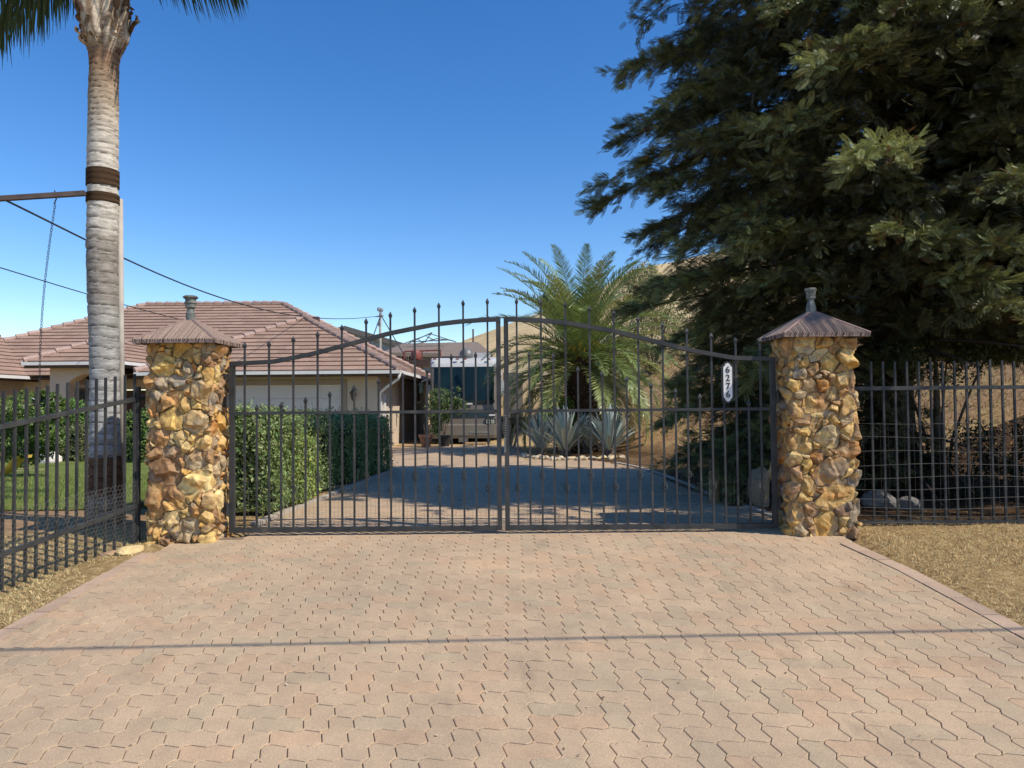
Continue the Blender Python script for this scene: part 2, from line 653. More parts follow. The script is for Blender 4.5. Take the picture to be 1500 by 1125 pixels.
def build_pavers():
    """zigzag interlocking pavers laid in a right-angle herringbone"""
    base = np.array([0.50, 0.372, 0.248])
    amp, gap, bv = 0.0105, 0.0021, 0.0030
    x0, y0 = -2.97, -2.25
    K = [0.0, 0.19, 0.81]
    FV = [0.0, 1.0, -1.0]

    def edge(fixed, lo, hi, vertical):
        """points along a lattice line from lo to hi (ascending), both ends included"""
        pts = []
        for c in range(lo, hi):
            for k, f in zip(K, FV):
                t, d = (c + k) * P, f * amp
                pts.append((fixed * P + d, t) if vertical else (t, fixed * P + d * .8))
        pts.append((fixed * P, hi * P) if vertical else (hi * P, fixed * P))
        return pts
    V_all, C_all = [], []
    faces = {}
    k = 0
    ni = (-72, 53)
    nj = (0, 246)
    ok = lambda i, j: paved(x0 + (i + .5) * P, y0 + (j + .5) * P)
    for i in range(*ni):
        for j in range(*nj):
            if not ok(i, j): continue
            m = (i + j) % 4
            if m == 0:
                w_, h_ = (2, 1) if ok(i + 1, j) else (1, 1)
            elif m == 1:
                if ok(i - 1, j): continue
                w_, h_ = 1, 1
            elif m == 2:
                w_, h_ = (1, 2) if ok(i, j + 1) else (1, 1)
            else:
                if ok(i, j - 1): continue
                w_, h_ = 1, 1
            bot = edge(j, i, i + w_, False)
            rgt = edge(i + w_, j, j + h_, True)
            top = edge(j + h_, i, i + w_, False)[::-1]
            lft = edge(i, j, j + h_, True)[::-1]
            ring = np.array(bot[:-1] + rgt[:-1] + top[:-1] + lft[:-1])
            nb, nr, ntp = len(bot) - 1, len(rgt) - 1, len(top) - 1
            n = len(ring)
            sx, sy = np.zeros(n), np.zeros(n)
            sy[:nb + 1] = 1
            sx[nb:nb + nr + 1] = -1
            sy[nb + nr:nb + nr + ntp + 1] = -1
            sx[nb + nr + ntp:] = 1
            sx[0] = 1
            off = np.stack([sx, sy], 1)
            r0 = ring + off * gap + np.array([x0, y0])
            r1_ = ring + off * (gap + bv) + np.array([x0, y0])
            cx, cy = x0 + (i + w_ / 2) * P, y0 + (j + h_ / 2) * P
            jz = RNG.normal(0, 0.0007)
            tx, ty = RNG.normal(0, 0.004, 2)

            def zz(r, o):
                return gnp(r[:, 1]) + o + jz + tx * (r[:, 0] - cx) + ty * (r[:, 1] - cy)
            rings = [np.c_[r0, zz(r0, -0.014)], np.c_[r0, zz(r0, -0.0022)], np.c_[r1_, zz(r1_, 0.0)]]
            if cy > 17: rings = rings[1:]
            V_all.append(np.concatenate(rings))
            for q_ in range(len(rings) - 1):
                a_ = k + q_ * n
                for q in range(n):
                    faces.setdefault(4, []).append((a_ + q, a_ + (q + 1) % n, a_ + n + (q + 1) % n, a_ + n + q))
            faces.setdefault(n, []).append(tuple(k + (len(rings) - 1) * n + q for q in range(n)))
            u = RNG.random()
            b = base * (1 + RNG.normal(0, 0.022))
            patch = vnoise(cx * 1.5 + 50, cy * 1.1 + 50, 5.5)
            if u < 0.12 + 0.15 * (patch > .6):
                b = b * np.array([0.94, 0.985, 0.99])
            elif u > 0.84:
                b = b * np.array([1.02, 0.968, 0.945])
            C_all.append(np.tile(b, (len(rings) * n, 1)))
            k += len(rings) * n
    tag(npmesh('driveway', np.concatenate(V_all), [np.array(v) for v in faces.values()], M['paver'], col=np.concatenate(C_all)), kind='structure')


build_pavers()
# sanded bed under the pavers, follows the fall of the drive
mb = MB()


def bed(x0, x1, y0, y1, n=40, dz=-0.009):
    k = len(mb.v)
    for i in range(n + 1):
        y = y0 + (y1 - y0) * i / n
        mb.v += [(x0, y, g(y) + dz), (x1, y, g(y) + dz)]
        mb.c += [(1, 1, 1)] * 2
        if i:
            a = k + (i - 1) * 2
            mb.f.append((a, a + 1, a + 3, a + 2))


bed(-2.98, 2.90, -2.4, 6.42)
bed(-2.45, 2.52, 6.42, 14.5)
bed(-10.9, 1.9, 14.5, 17)
bed(-10.9, 0.6, 17, 25.4)
tag(mb.build('paving_bed', M['joint']), kind='structure')

# edging courses: long blocks laid end to end
def edging(name, path, width, L=0.26, mat=None, base=(0.47, 0.345, 0.25), lift=0.006):
    pts = [Vector(p) for p in path]
    m_ = MB()
    for a_, b_ in zip(pts[:-1], pts[1:]):
        d = b_ - a_
        n = max(1, int(round(d.length / L)))
        for i in range(n):
            p, q = a_ + d * (i / n), a_ + d * ((i + 1) / n)
            mid = (p + q) / 2
            ln = d.length / n - 0.006
            ang = math.atan2(d.y, d.x)
            slope = math.atan2(g(q.y) - g(p.y), max(ln, 1e-3))
            rot = Matrix.Rotation(ang, 3, 'Z') @ Matrix.Rotation(-slope, 3, 'Y')
            v = 1 + random.gauss(0, 0.06)
            m_.cur = tuple(c * v for c in base)
            m_.box((mid.x, mid.y, g(mid.y) + lift - 0.03 + random.gauss(0, .0015)), (ln, width, 0.06), rot)
    o = m_.build(name, mat or M['paver'])
    return tag(o, kind='structure')


edging('kerb_edging', [(-3.03, -2.3, 0), (-3.03, 3.0, 0), (-3.02, 5.9, 0)], 0.11)
edging('kerb_edging', [(2.95, -2.3, 0), (2.95, 3.0, 0), (2.93, 4.4, 0), (2.90, 5.3, 0), (2.80, 6.0, 0)], 0.12)
edging('path_edging', [(-2.50, 6.9, 0), (-2.46, 8, 0), (-2.44, 11, 0), (-2.42, 14.5, 0), (-2.9, 14.9, 0), (-4.5, 15.0, 0)], 0.09, 0.6, M['concrete'], (1, 1, 1), 0.02)
edging('path_edging', [(2.60, 7.0, 0), (2.56, 9, 0), (2.62, 11, 0), (2.62, 13, 0), (2.55, 14.5, 0), (2.3, 16, 0)], 0.08, 0.5, M['concrete'], (.6, .6, .6), 0.015)


# ------------------------------------------------------------------ gate pillars
PAL = np.array([(.78, .54, .17), (.82, .64, .28), (.66, .40, .10), (.50, .28, .10), (.30, .17, .08), (.28, .25, .21), (.46, .37, .24),
                (.62, .43, .20), (.60, .26, .05), (.78, .60, .30), (.42, .24, .11), (.66, .42, .13), (.48, .27, .10), (.70, .47, .16), (.36, .21, .11)])


def stone_pillar(label, cx, cy, z0, z1, wx, wy, seed, dull=1.0):
    rg = np.random.default_rng(seed)
    root = thing('gate_pillar', label, 'pillar', (cx, cy, z0))
    per = 2 * (wx + wy)
    Ht = z1 - z0
    # dart-thrown stones, larger towards the bottom
    seeds = []
    tries = 0
    while tries < 9000:
        tries += 1
        u, v = rg.random() * per, rg.random() * (Ht + .1) - .05
        rmax = 0.165 if v < Ht * .45 else 0.125
        r = (0.055 + (rmax - 0.055) * rg.random() ** 1.1) * max(0.5, 1 - tries / 7000)
        ok = True
        for (a_, b_, c_) in seeds:
            du = abs(u - a_)
            du = min(du, per - du)
            if (du * du + (v - b_) ** 2) < ((r + c_) * 0.78) ** 2:
                ok = False
                break
        if ok:
            seeds.append((u, v, r))
    S = np.array(seeds)
    NU, NV = int(per / 0.0062), int(Ht / 0.0066)
    uu, vv = np.meshgrid(np.arange(NU) * per / NU, np.linspace(0, Ht, NV + 1))
    wu = uu + 0.035 * (fbm(uu * 9, vv * 9, seed, 3) - .5) * 2
    wv = vv + 0.035 * (fbm(uu * 9 + 40, vv * 9, seed, 3) - .5) * 2
    best = np.full(uu.shape, 1e9)
    sec = np.full(uu.shape, 1e9)
    bi = np.zeros(uu.shape, int)
    si = np.zeros(uu.shape, int)
    for i, (a_, b_, c_) in enumerate(S):
        du = wu - a_
        du = (du + per / 2) % per - per / 2
        dv = wv - b_
        ca, sa, kk_ = math.cos(i * 1.7), math.sin(i * 1.7), 1 + .32 * math.sin(i * 2.3)
        p_ = ((du * ca + dv * sa) * kk_) ** 2 + ((dv * ca - du * sa) / kk_) ** 2 - c_ * c_
        m1 = p_ < best
        m2 = (~m1) & (p_ < sec)
        sec = np.where(m1, best, np.where(m2, p_, sec))
        si = np.where(m1, bi, np.where(m2, i, si))
        bi = np.where(m1, i, bi)
        best = np.where(m1, p_, best)
    du = S[bi, 0] - S[si, 0]
    du = (du + per / 2) % per - per / 2
    sep = np.sqrt(du ** 2 + (S[bi, 1] - S[si, 1]) ** 2) + 1e-6
    dist = (sec - best) / (2 * sep)
    lu = (wu - S[bi, 0] + per / 2) % per - per / 2
    lv = wv - S[bi, 1]
    n = len(S)
    hb = rg.uniform(0.020, 0.048, n)
    ang = rg.random(n) * 2 * PI
    sl = rg.uniform(0.05, 0.5, n)
    h = hb[bi] + sl[bi] * (lu * np.cos(ang[bi]) + lv * np.sin(ang[bi]))
    for q in range(4):
        an = ang + PI * 0.5 * q + rg.uniform(-.5, .5, n)
        s2 = rg.uniform(0.5, 2.8, n)
        off = S[:, 2] * rg.uniform(0.05, 0.8, n)
        cut = hb[bi] - s2[bi] * (lu * np.cos(an[bi]) + lv * np.sin(an[bi]) - off[bi])
        h = np.minimum(h, cut)
    h = np.clip(h, 0.004, 0.056)
    edge = np.clip((dist - 0.0016) / 0.0045, 0, 1)
    h = h * np.sqrt(edge) + 0.004 * (fbm(uu * 45, vv * 45, seed + 1.5, 3) - .5) * edge + 0.022 * (np.abs(fbm(uu * 11, vv * 11, seed + 3, 2) - .5) * 2 - .4) * edge
    # colours
    ci = rg.integers(0, len(PAL), n)
    colr = .93 * PAL[ci] * (1 + rg.normal(0, .08, (n, 1))) * dull
    c = colr[bi]
    blot = fbm(uu * 11 + 9, vv * 11, seed + 8, 3)[..., None]
    alt = PAL[rg.integers(0, len(PAL), n)][bi] * dull
    c = np.where(blot > 0.53, c * 0.4 + alt * 0.6, c)
    vein = fbm(uu * 30 + 3, vv * 22, seed + 12, 3)[..., None]
    c = c * (0.62 + 0.76 * vein)
    gr = edge[..., None]
    c = c * gr + np.array([0.05, 0.035, 0.022]) * (1 - gr)  # dark brown joints: mortar with its deep shadow put into the colour
    # wrap round the rectangle with slightly rounded corners
    u0 = uu
    hx, hy = wx / 2, wy / 2

    def pathp(u):
        u = u % per
        s1, s2_, s3 = wx, wx + wy, 2 * wx + wy
        x = np.where(u < s1, -hx + u, np.where(u < s2_, hx, np.where(u < s3, hx - (u - s2_), -hx)))
        y = np.where(u < s1, -hy, np.where(u < s2_, -hy + (u - s1), np.where(u < s3, hy, hy - (u - s3))))
        return x, y
    px_, py_ = 0, 0
    K = 7
    for q in range(-K, K + 1):
        a_, b_ = pathp(u0 + q * 0.006)
        px_, py_ = px_ + a_ / (2 * K + 1), py_ + b_ / (2 * K + 1)
    a1, b1 = pathp(u0 + 0.05)
    a2, b2 = pathp(u0 - 0.05)
    tx, ty = a1 - a2, b1 - b2
    L = np.sqrt(tx * tx + ty * ty) + 1e-9
    nxn, nyn = ty / L, -tx / L
    rag = 0.02 * (vnoise(vv * 5, uu * 2, seed) - .5)
    xw = cx + px_ + nxn * (h + rag)
    yw = cy + py_ + nyn * (h + rag)
    zw = z0 + vv
    V = np.stack([xw.ravel(), yw.ravel(), zw.ravel()], 1)
    i_, j_ = np.meshgrid(np.arange(NV), np.arange(NU), indexing='ij')
    a_ = (i_ * NU + j_).ravel()
    b_ = (i_ * NU + (j_ + 1) % NU).ravel()
    F_ = np.stack([a_, b_, b_ + NU, a_ + NU], 1)
    npmesh('stonework', V, F_, M['stone'], root, c.reshape(-1, 3))
    # solid top under the cap
    MB().bb(cx - hx, cx + hx, cy - hy, cy + hy, z1 - .06, z1 + .01).build('core', M['mortar'], root)
    return root


def pillar_cap(root, cx, cy, z, hwx, hwy, hh, seed):
    rr = random.Random(seed)
    m_ = MB()
    eave = 0.032
    apex = Vector((cx, cy, z + hh))
    nrib = 38
    for side in range(4):
        ang = side * PI / 2
        er = Vector((math.cos(ang), math.sin(ang), 0))
        on = Vector((math.sin(ang), -math.cos(ang), 0))
        hs, ho = (hwx, hwy) if side % 2 == 0 else (hwy, hwx)
        nrm = (on * hh + Vector((0, 0, ho))).normalized()
        c0 = Vector((cx, cy, z))
        for i in range(nrib):
            s0, s1 = -1 + 2 * i / nrib, -1 + 2 * (i + 1) / nrib
            t = rr.uniform(.85, 1.12)
            m_.cur = (0.27 * t, 0.20 * t, 0.165 * t)
            ov = rr.uniform(-0.006, 0.012)
            up_ = rr.uniform(0, .004)

            def pnt(s, k):  # k 0 eave .. 1 apex
                return c0 + on * (ho * (1 - k)) + er * (hs * s) + Vector((0, 0, hh * k))
            k0, k1 = 1 - abs(s0), 1 - abs(s1)
            sm = (s0 + s1) / 2
            km = 1 - abs(sm)
            o_ = on * ov
            lift = nrm * (0.007 + up_)
            # ridge profile: valley - crest - valley
            vs = [pnt(s0, 0) + o_, pnt(sm, 0) + lift + o_, pnt(s1, 0) + o_, pnt(s1, k1), pnt(sm, km) + lift * .8, pnt(s0, k0),
                  pnt(s0, 0) + o_ - Vector((0, 0, eave)), pnt(s1, 0) + o_ - Vector((0, 0, eave))]
            m_.add(vs, [(0, 1, 4, 5), (1, 2, 3, 4), (6, 7, 2, 1, 0)])
    m_.cur = (0.10, 0.07, 0.055)
    m_.add([(cx - hwx, cy - hwy, z - eave * .8), (cx - hwx, cy + hwy, z - eave * .8), (cx + hwx, cy + hwy, z - eave * .8), (cx + hwx, cy - hwy, z - eave * .8)], [(0, 1, 2, 3)])
    # hip tiles
    for sx in (-1, 1):
        for sy in (-1, 1):
            m_.cur = (0.26, 0.18, 0.155)
            m_.tube([(cx + sx * hwx, cy + sy * hwy, z - .002), (cx, cy, z + hh)], [0.014, 0.012], 6)
    m_.build('cap', M['captile'], root)


def finial(root, cx, cy, z, variant):
    m_ = MB()
    if variant == 0:
        prof = [(.040, -.03), (.040, .045), (.033, .052), (.030, .085), (.042, .092), (.047, .098), (.044, .104), (.044, .128), (.054, .134), (.054, .142), (.046, .146),
                (.046, .170), (.058, .178), (.066, .186), (.066, .194), (.050, .203)]
    else:
        prof = [(.050, -.03), (.048, .02), (.030, .085), (.030, .10), (.042, .108), (.044, .135), (.048, .137), (.040, .14), (.050, .178), (.055, .182), (.058, .196), (.050, .203)]
    m_.lathe(prof, (cx, cy, z), 20 if variant == 0 else 6)
    m_.build('finial', M['finial'], root, smooth=False)


LPX, LPY, RPX, RPY = -2.91, 6.42, 2.735, 6.46
WX, WY = 0.555, 0.42
LZ, RZ = 0.44, 0.46
LT = at(264, 496, 6.05).z
RT = at(1200, 487, 6.1).z
lp = stone_pillar('stone gate pillar beside the lawn, with bright yellow stones and a ringed finial on its cap', LPX, LPY, LZ, LT, WX, WY, 5)
pillar_cap(lp, LPX, LPY, LT, 0.355, 0.32, 0.22, 1)
finial(lp, LPX, LPY, LT + 0.22, 0)
rp = stone_pillar('brown stone gate pillar under the redwood, next to the house number plaque', RPX, RPY, RZ, RT, 0.575, WY, 23, 0.86)
pillar_cap(rp, RPX, RPY, RT, 0.375, 0.32, 0.235, 2)
finial(rp, RPX, RPY, RT + 0.235, 1)


# ------------------------------------------------------------------ rocks helper
def rock_mesh(c, r, seed, squash=(1, 1, .7), sub=10):
    rg = np.random.default_rng(seed)
    nu, nv = sub * 2, sub
    th = np.linspace(0, 2 * PI, nu, endpoint=False)
    ph = np.linspace(0.02, PI - 0.02, nv)
    T, Pp = np.meshgrid(th, ph)
    d = np.stack([np.sin(Pp) * np.cos(T), np.sin(Pp) * np.sin(T), np.cos(Pp)], -1)
    rad = np.ones(T.shape) * 1.25
    for q in range(11):
        nrm = rg.normal(size=3)
        nrm /= np.linalg.norm(nrm)
        dd = d @ nrm
        rad = np.where(dd > 0.05, np.minimum(rad, rg.uniform(.75, 1.0) / np.maximum(dd, .05)), rad)
    Vv = d * rad[..., None] * r * np.array(squash) + np.array(c)
    i_, j_ = np.meshgrid(np.arange(nv - 1), np.arange(nu), indexing='ij')
    a_ = (i_ * nu + j_).ravel()
    b_ = (i_ * nu + (j_ + 1) % nu).ravel()
    return Vv.reshape(-1, 3), np.stack([a_, a_ + nu, b_ + nu, b_], 1)


def rock(name, c, r, seed, colr, label, cat, group=None, squash=(1, 1, .7), sub=10):
    V_, F_ = rock_mesh(c, r, seed, squash, sub)
    cc = np.tile(np.array(colr), (len(V_), 1))
    return tag(npmesh(name, V_, F_, M['wattr'], None, cc, origin=(c[0], c[1], c[2] - r * squash[2] * .8)), label, cat, group)


rock('boulder', (-3.20, 6.0, .46), .085, 3, (.66, .50, .25), 'flat yellow stone lying at the foot of the left gate pillar', 'stone', squash=(1.1, 1.5, .42))
rock('boulder', (-3.36, 5.93, .44), .060, 4, (.40, .26, .16), 'small reddish brown stone lying beside the yellow stone at the left pillar', 'stone', squash=(1.2, 1.1, .45))


# ------------------------------------------------------------------ gate
GY = 6.45
GXL, GXR = at(337, 600, GY).x, at(1136, 600, GY).x
GM = (GXL + GXR) / 2
rail_s = [(337, 533), (400, 530), (430, 524), (462, 517.5), (497, 508), (533, 498.5), (570, 488.5), (605, 481.5), (639, 475), (674, 471), (710, 468.5), (731, 467.8)]
_pts = [at(a_, b_, GY) for a_, b_ in rail_s]
RX = [GM - p.x for p in _pts][::-1]
RZs = [p.z for p in _pts][::-1]


def rail_z(x):
    return float(np.interp(abs(GM - x), RX, RZs))


MIDZ = at(532, 604, GY).z
BOTZ = at(532, 775, GY).z
topdz = at(533, 467, GY).z - at(533, 498.5, GY).z
sdz = at(551, 548, GY).z - at(551, 488 + 15, GY).z


def picket_mesh(x, y, zb, zt, wd=0.0185, tip=True):
    m_ = MB()
    if tip:
        m_.bb(x - wd / 2, x + wd / 2, y - wd / 2, y + wd / 2, zb, zt - .035)
        # spear head
        a_ = zt - .055
        for (r0, z0_, r1, z1_) in ((.010, a_, .0165, a_ + .022), (.0165, a_ + .022, .002, zt)):
            vs = [(x - r0, y - r0, z0_), (x + r0, y - r0, z0_), (x + r0, y + r0, z0_), (x - r0, y + r0, z0_),
                  (x - r1, y - r1, z1_), (x + r1, y - r1, z1_), (x + r1, y + r1, z1_), (x - r1, y + r1, z1_)]
            m_.add(vs, [(0, 3, 2, 1), (4, 5, 6, 7), (0, 1, 5, 4), (1, 2, 6, 5), (2, 3, 7, 6), (3, 0, 4, 7)])
    else:
        m_.bb(x - wd / 2, x + wd / 2, y - wd / 2, y + wd / 2, zb, zt)
    return m_


def basket(x, y, z, parent):
    m_ = MB()
    for k in range(4):
        pts = []
        for i in range(9):
            t = i / 8
            a_ = k * PI / 2 + t * PI * 1.1
            r = 0.004 + 0.024 * math.sin(PI * t)
            pts.append((x + r * math.cos(a_), y + r * math.sin(a_), z - .045 + .09 * t))
        m_.tube(pts, 0.0032, 5)
    m_.build('twisted_basket', M['iron'], parent)


def gate_leaf(sign, label):
    hinge = GXL if sign < 0 else GXR
    root = thing('iron_gate', label, 'gate', (hinge, GY, g(GY)), 'pair of iron driveway gate leaves')
    inner = GM + sign * 0.014
    xa, xb = min(hinge, inner), max(hinge, inner)
    w2 = 0.042
    for xx in (hinge - sign * w2 / 2, inner + sign * w2 / 2):
        MB().bb(xx - w2 / 2, xx + w2 / 2, GY - w2 / 2, GY + w2 / 2, BOTZ - .02, rail_z(xx) - .016).build('stile', M['iron'], root)
    m_ = MB()
    m_.bb(xa + w2, xb - w2, GY - .018, GY + .018, BOTZ - .022, BOTZ + .022)
    m_.build('bottom_rail', M['iron'], root)
    m_ = MB()
    m_.bb(xa + w2, xb - w2, GY - .014, GY + .014, MIDZ - .013, MIDZ + .013)
    m_.build('middle_rail', M['iron'], root)
    m_ = MB()
    n = 40
    hh, dd = .019, .024
    vs, fs = [], []
    for i in range(n + 1):
        x = xa + (xb - xa) * i / n
        z = rail_z(x)
        vs += [(x, GY - dd, z - hh), (x, GY + dd, z - hh), (x, GY + dd, z + hh), (x, GY - dd, z + hh)]
        if i:
            b_ = (i - 1) * 4
            for q in range(4):
                fs.append((b_ + q, b_ + (q + 1) % 4, b_ + 4 + (q + 1) % 4, b_ + 4 + q))
    fs += [(0, 1, 2, 3), (4 * n + 3, 4 * n + 2, 4 * n + 1, 4 * n)]
    m_.add(vs, fs)
    m_.build('top_rail', M['iron'], root)
    sp = 17.82 * GY / F_PX
    for i in range(21):
        x = GM + sign * (0.133 + sp * i)
        tall = i % 2 == 0
        zr = rail_z(x)
        zt = zr + topdz if tall else zr - (at(533, 498.5, GY).z - at(533, 559.5, GY).z) * (1 if i > 3 else .75)
        if i == 20 or i == 18:
            zt = zr + topdz * .98
        p = picket_mesh(x, GY, BOTZ + .02, zt, 0.0165).build('picket', M['iron'], root)
        if tall and i < 18:
            k = i // 2
            basket(x, GY, at(600, 698 if k % 2 else 716, GY).z, p)
    # light welded wire tied behind the lower part
    wr = MB()
    zt = at(600, 690, GY).z
    x = xa + .05
    while x < xb - .04:
        jx = random.gauss(0, .004)
        top_ = zt + random.uniform(-.16, .02)
        wr.tube([(x + jx, GY + .02, BOTZ), (x + random.gauss(0, .003), GY + .022, top_)], .0009, 3, False)
        x += .037
    for q in range(5):
        zz = BOTZ + .02 + q * .09
        pts = [(xa + .05 + (xb - xa - .1) * t / 20, GY + .021, zz + random.gauss(0, .004)) for t in range(21)]
        wr.tube(pts, .0009, 3, False)
    wr.build('wire_mesh', M['wire'], root)
    for zz in (at(337, 588, GY).z, at(337, 745, GY).z):
        h_ = MB()
        ss = -1 if sign < 0 else 1
        h_.bb(min(hinge, hinge + ss * .075), max(hinge, hinge + ss * .075), GY - .03, GY + .012, zz - .04, zz + .045)
        h_.lathe([(.014, -.06), (.014, .06)], (hinge + ss * .012, GY - .034, zz), 8)
        h_.build('hinge', M['iron'], root)
    if sign > 0:
        l_ = MB()
        z_ = at(733, 640, GY).z
        for q in range(9):
            a_ = q * .75
            l_.tube([(inner - .015 + .012 * math.cos(a_), GY - .028, z_ + q * .022), (inner + .012 * math.cos(a_ + 1.6), GY - .036, z_ + .014 + q * .022),
                     (inner + .018, GY - .028, z_ + .018 + q * .022)], .004, 5)
        l_.bb(inner - .004, inner + .014, GY - .034, GY - .024, z_ - .14, z_)
        l_.build('latch_chain', M['wire'], root)
    return root


gate_leaf(-1, 'iron driveway gate leaf in front of the clipped hedge, left of the meeting stiles')
gate_leaf(1, 'iron driveway gate leaf in front of the palm and agaves, carrying the number plaque')

# number plaque
ps = at(1066, 560, GY - .045)
pl = thing('number_plaque', 'narrow white house number plaque with black digits 6276 hanging on the gate', 'house number', (ps.x, ps.y, ps.z))


def plaque_poly(w_, h_, cut, y_, th):
    hw, hh = w_ / 2, h_ / 2
    prof = [(-hw, -hh + cut * 1.3), (-hw * .62, -hh + cut * .8), (-hw * .5, -hh + cut * .35), (0, -hh), (hw * .5, -hh + cut * .35), (hw * .62, -hh + cut * .8), (hw, -hh + cut * 1.3),
            (hw, hh - cut * 1.3), (hw * .62, hh - cut * .8), (hw * .5, hh - cut * .35), (0, hh), (-hw * .5, hh - cut * .35), (-hw * .62, hh - cut * .8), (-hw, hh - cut * 1.3)]
    n = len(prof)
    vs = [(ps.x + a_, y_, ps.z + b_) for a_, b_ in prof] + [(ps.x + a_, y_ + th, ps.z + b_) for a_, b_ in prof]
    fs = [tuple(range(n)), tuple(range(2 * n - 1, n - 1, -1))] + [(i, i + n, (i + 1) % n + n, (i + 1) % n) for i in range(n)]
    return MB().add(vs, fs)


plaque_poly(.108, .382, .03, ps.y, .012).build('backing', M['black'], pl)
plaque_poly(.078, .350, .03, ps.y - .004, .006).build('face', M['white'], pl)
for i, ch in enumerate('6276'):
    cu = bpy.data.curves.new('digit', 'FONT')
    cu.body = ch
    cu.size = .082
    cu.align_x = 'CENTER'
    cu.align_y = 'CENTER'
    cu.extrude = .0015
    cu.offset = .0010
    ob = bpy.data.objects.new('digit_tmp', cu)
    COL.objects.link(ob)
    bpy.context.view_layer.update()
    dg = bpy.context.evaluated_depsgraph_get()
    me = bpy.data.meshes.new_from_object(ob.evaluated_get(dg))
    bpy.data.objects.remove(ob)
    me.materials.clear()
    me.materials.append(M['black'])
    d_ = bpy.data.objects.new('digit', me)
    COL.objects.link(d_)
    d_.parent = pl
    d_.location = (0, -.0065, .112 - i * .0745)
    d_.rotation_euler = (PI / 2, 0, 0)


# ------------------------------------------------------------------ fences
def tubes_mesh(segs, r, n=3):
    m_ = MB()
    for a_, b_ in segs:
        m_.tube([a_, b_], r, n, False)
    return m_


# left fence, running down towards the street
LF = thing('iron_fence', 'black iron picket fence sloping down beside the lawn left of the pillar', 'fence', (-3.35, 6.2, .45))
A_ = Vector((-3.33, 6.2, 0))
B_ = Vector((-3.66, 5.02, 0))
dirn = (B_ - A_)


def lf(t):
    return A_ + dirn * t


zt0, zt1 = at(205, 586, 6.2).z, at(5, 627, 5.02).z
zb0, zb1 = at(190, 747, 6.1).z, at(5, 817, 5.02).z
pt0, pt1 = at(197, 548, 6.15).z, at(5, 574, 5.02).z
gb0, gb1 = at(180, 800, 6.1).z, at(5, 864, 5.02).z
for nm, (za, zb) in (('top_rail', (zt0, zt1)), ('bottom_rail', (zb0, zb1))):
    m_ = MB()
    p, q = lf(-.12), lf(1.9)
    p.z, q.z = za + (zb - za) * -.12, za + (zb - za) * 1.9
    d = q - p
    rot = d.to_track_quat('X', 'Z').to_matrix()
    m_.box((p + q) / 2, (d.length, .03, .036), rot)
    m_.build(nm, M['iron'], LF)
px_list = [197, 183, 168.5, 154.5, 141, 127, 113, 99, 84, 69.7, 54.5, 39, 22, 5, -13, -32, -52, -74, -98]
for px in px_list:
    # intersect picket view line with fence line in plan
    k = (px - 750) / F_PX
    t = (A_.x - k * A_.y) / (k * dirn.y - dirn.x)
    p = lf(t)
    zt = pt0 + (pt1 - pt0) * t
    zb = gb0 + (gb1 - gb0) * t
    picket_mesh(p.x, p.y, zb - .02, zt, .018, False).build('picket', M['iron'], LF)
p0 = lf(-.06)
MB().bb(p0.x - .022, p0.x + .022, p0.y - .022, p0.y + .022, .4, zt0 + .12).build('post', M['iron'], LF)
# hexagonal netting on its lower part
segs = []
cw = .038
for r_ in range(16):
    for c_ in range(44):
        s = (c_ + (.5 if r_ % 2 else 0)) * cw
        t = s / dirn.length - .02
        if t > 1.3: continue
        p = lf(t)
        zz = gb0 + (gb1 - gb0) * t + .01 + r_ * cw * .86
        e = dirn.normalized() * cw
        jit = Vector((0.012, 0, random.gauss(0, .003)))
        base_ = Vector((p.x, p.y, zz)) + jit
        segs.append((base_, base_ + Vector((0, 0, cw * .5))))
        tp = base_ + Vector((0, 0, cw * .5))
        segs.append((tp, tp + e * .5 + Vector((0, 0, cw * .36))))
        segs.append((tp, tp - e * .5 + Vector((0, 0, cw * .36))))
tubes_mesh(segs, .00085).build('wire_netting', M['wire'], LF)

# right fence
RFY = 6.62
RF = thing('iron_fence', 'black iron picket fence with welded wire under the redwoods right of the pillar', 'fence', (3.1, RFY, .45))
xr0, xr1 = 3.07, 6.6
zr = at(1380, 568, RFY).z
ztp = at(1380, 529, RFY).z
MB().bb(xr0, xr1, RFY - .016, RFY + .016, zr - .018, zr + .018).build('top_rail', M['iron'], RF)
MB().bb(xr0, xr1, RFY - .014, RFY + .014, at(1380, 764, RFY).z - .014, at(1380, 764, RFY).z + .014).build('bottom_rail', M['iron'], RF)
x = at(1277, 600, RFY).x
while x < xr1:
    picket_mesh(x, RFY, g(RFY) - .06, ztp + random.gauss(0, .006), .0175, False).build('picket', M['iron'], RF)
    x += 17.45 * RFY / F_PX
MB().bb(5.55, 5.6, RFY - .022, RFY + .028, .35, ztp + .02).build('post', M['iron'], RF)
m_ = MB()
hz = [0, .07, .15, .24, .34, .45, .57, .70, .84, .98]
for h_ in hz:
    m_.tube([(xr0 + i * .15, RFY - .022 + .004 * math.sin(i), g(RFY) + .02 + h_ * .95 + .012 * math.sin(i * .5 + h_ * 9) - .0 * i) for i in range(25)], .0017, 4, False)
x = xr0 + .03
while x < xr1:
    m_.tube([(x + random.gauss(0, .004), RFY - .024, g(RFY)), (x + random.gauss(0, .008), RFY - .020, g(RFY) + .45), (x + random.gauss(0, .006), RFY - .024, g(RFY) + .95)], .0013, 3, False)
    x += .078
m_.build('welded_wire', M['wire'], RF)


# ------------------------------------------------------------------ foliage tools
def rand_unit(n, rg):
    v = rg.normal(size=(n, 3))
    return v / np.linalg.norm(v, axis=1)[:, None]


def norm(v):
    return v / (np.linalg.norm(v, axis=-1, keepdims=True) + 1e-9)


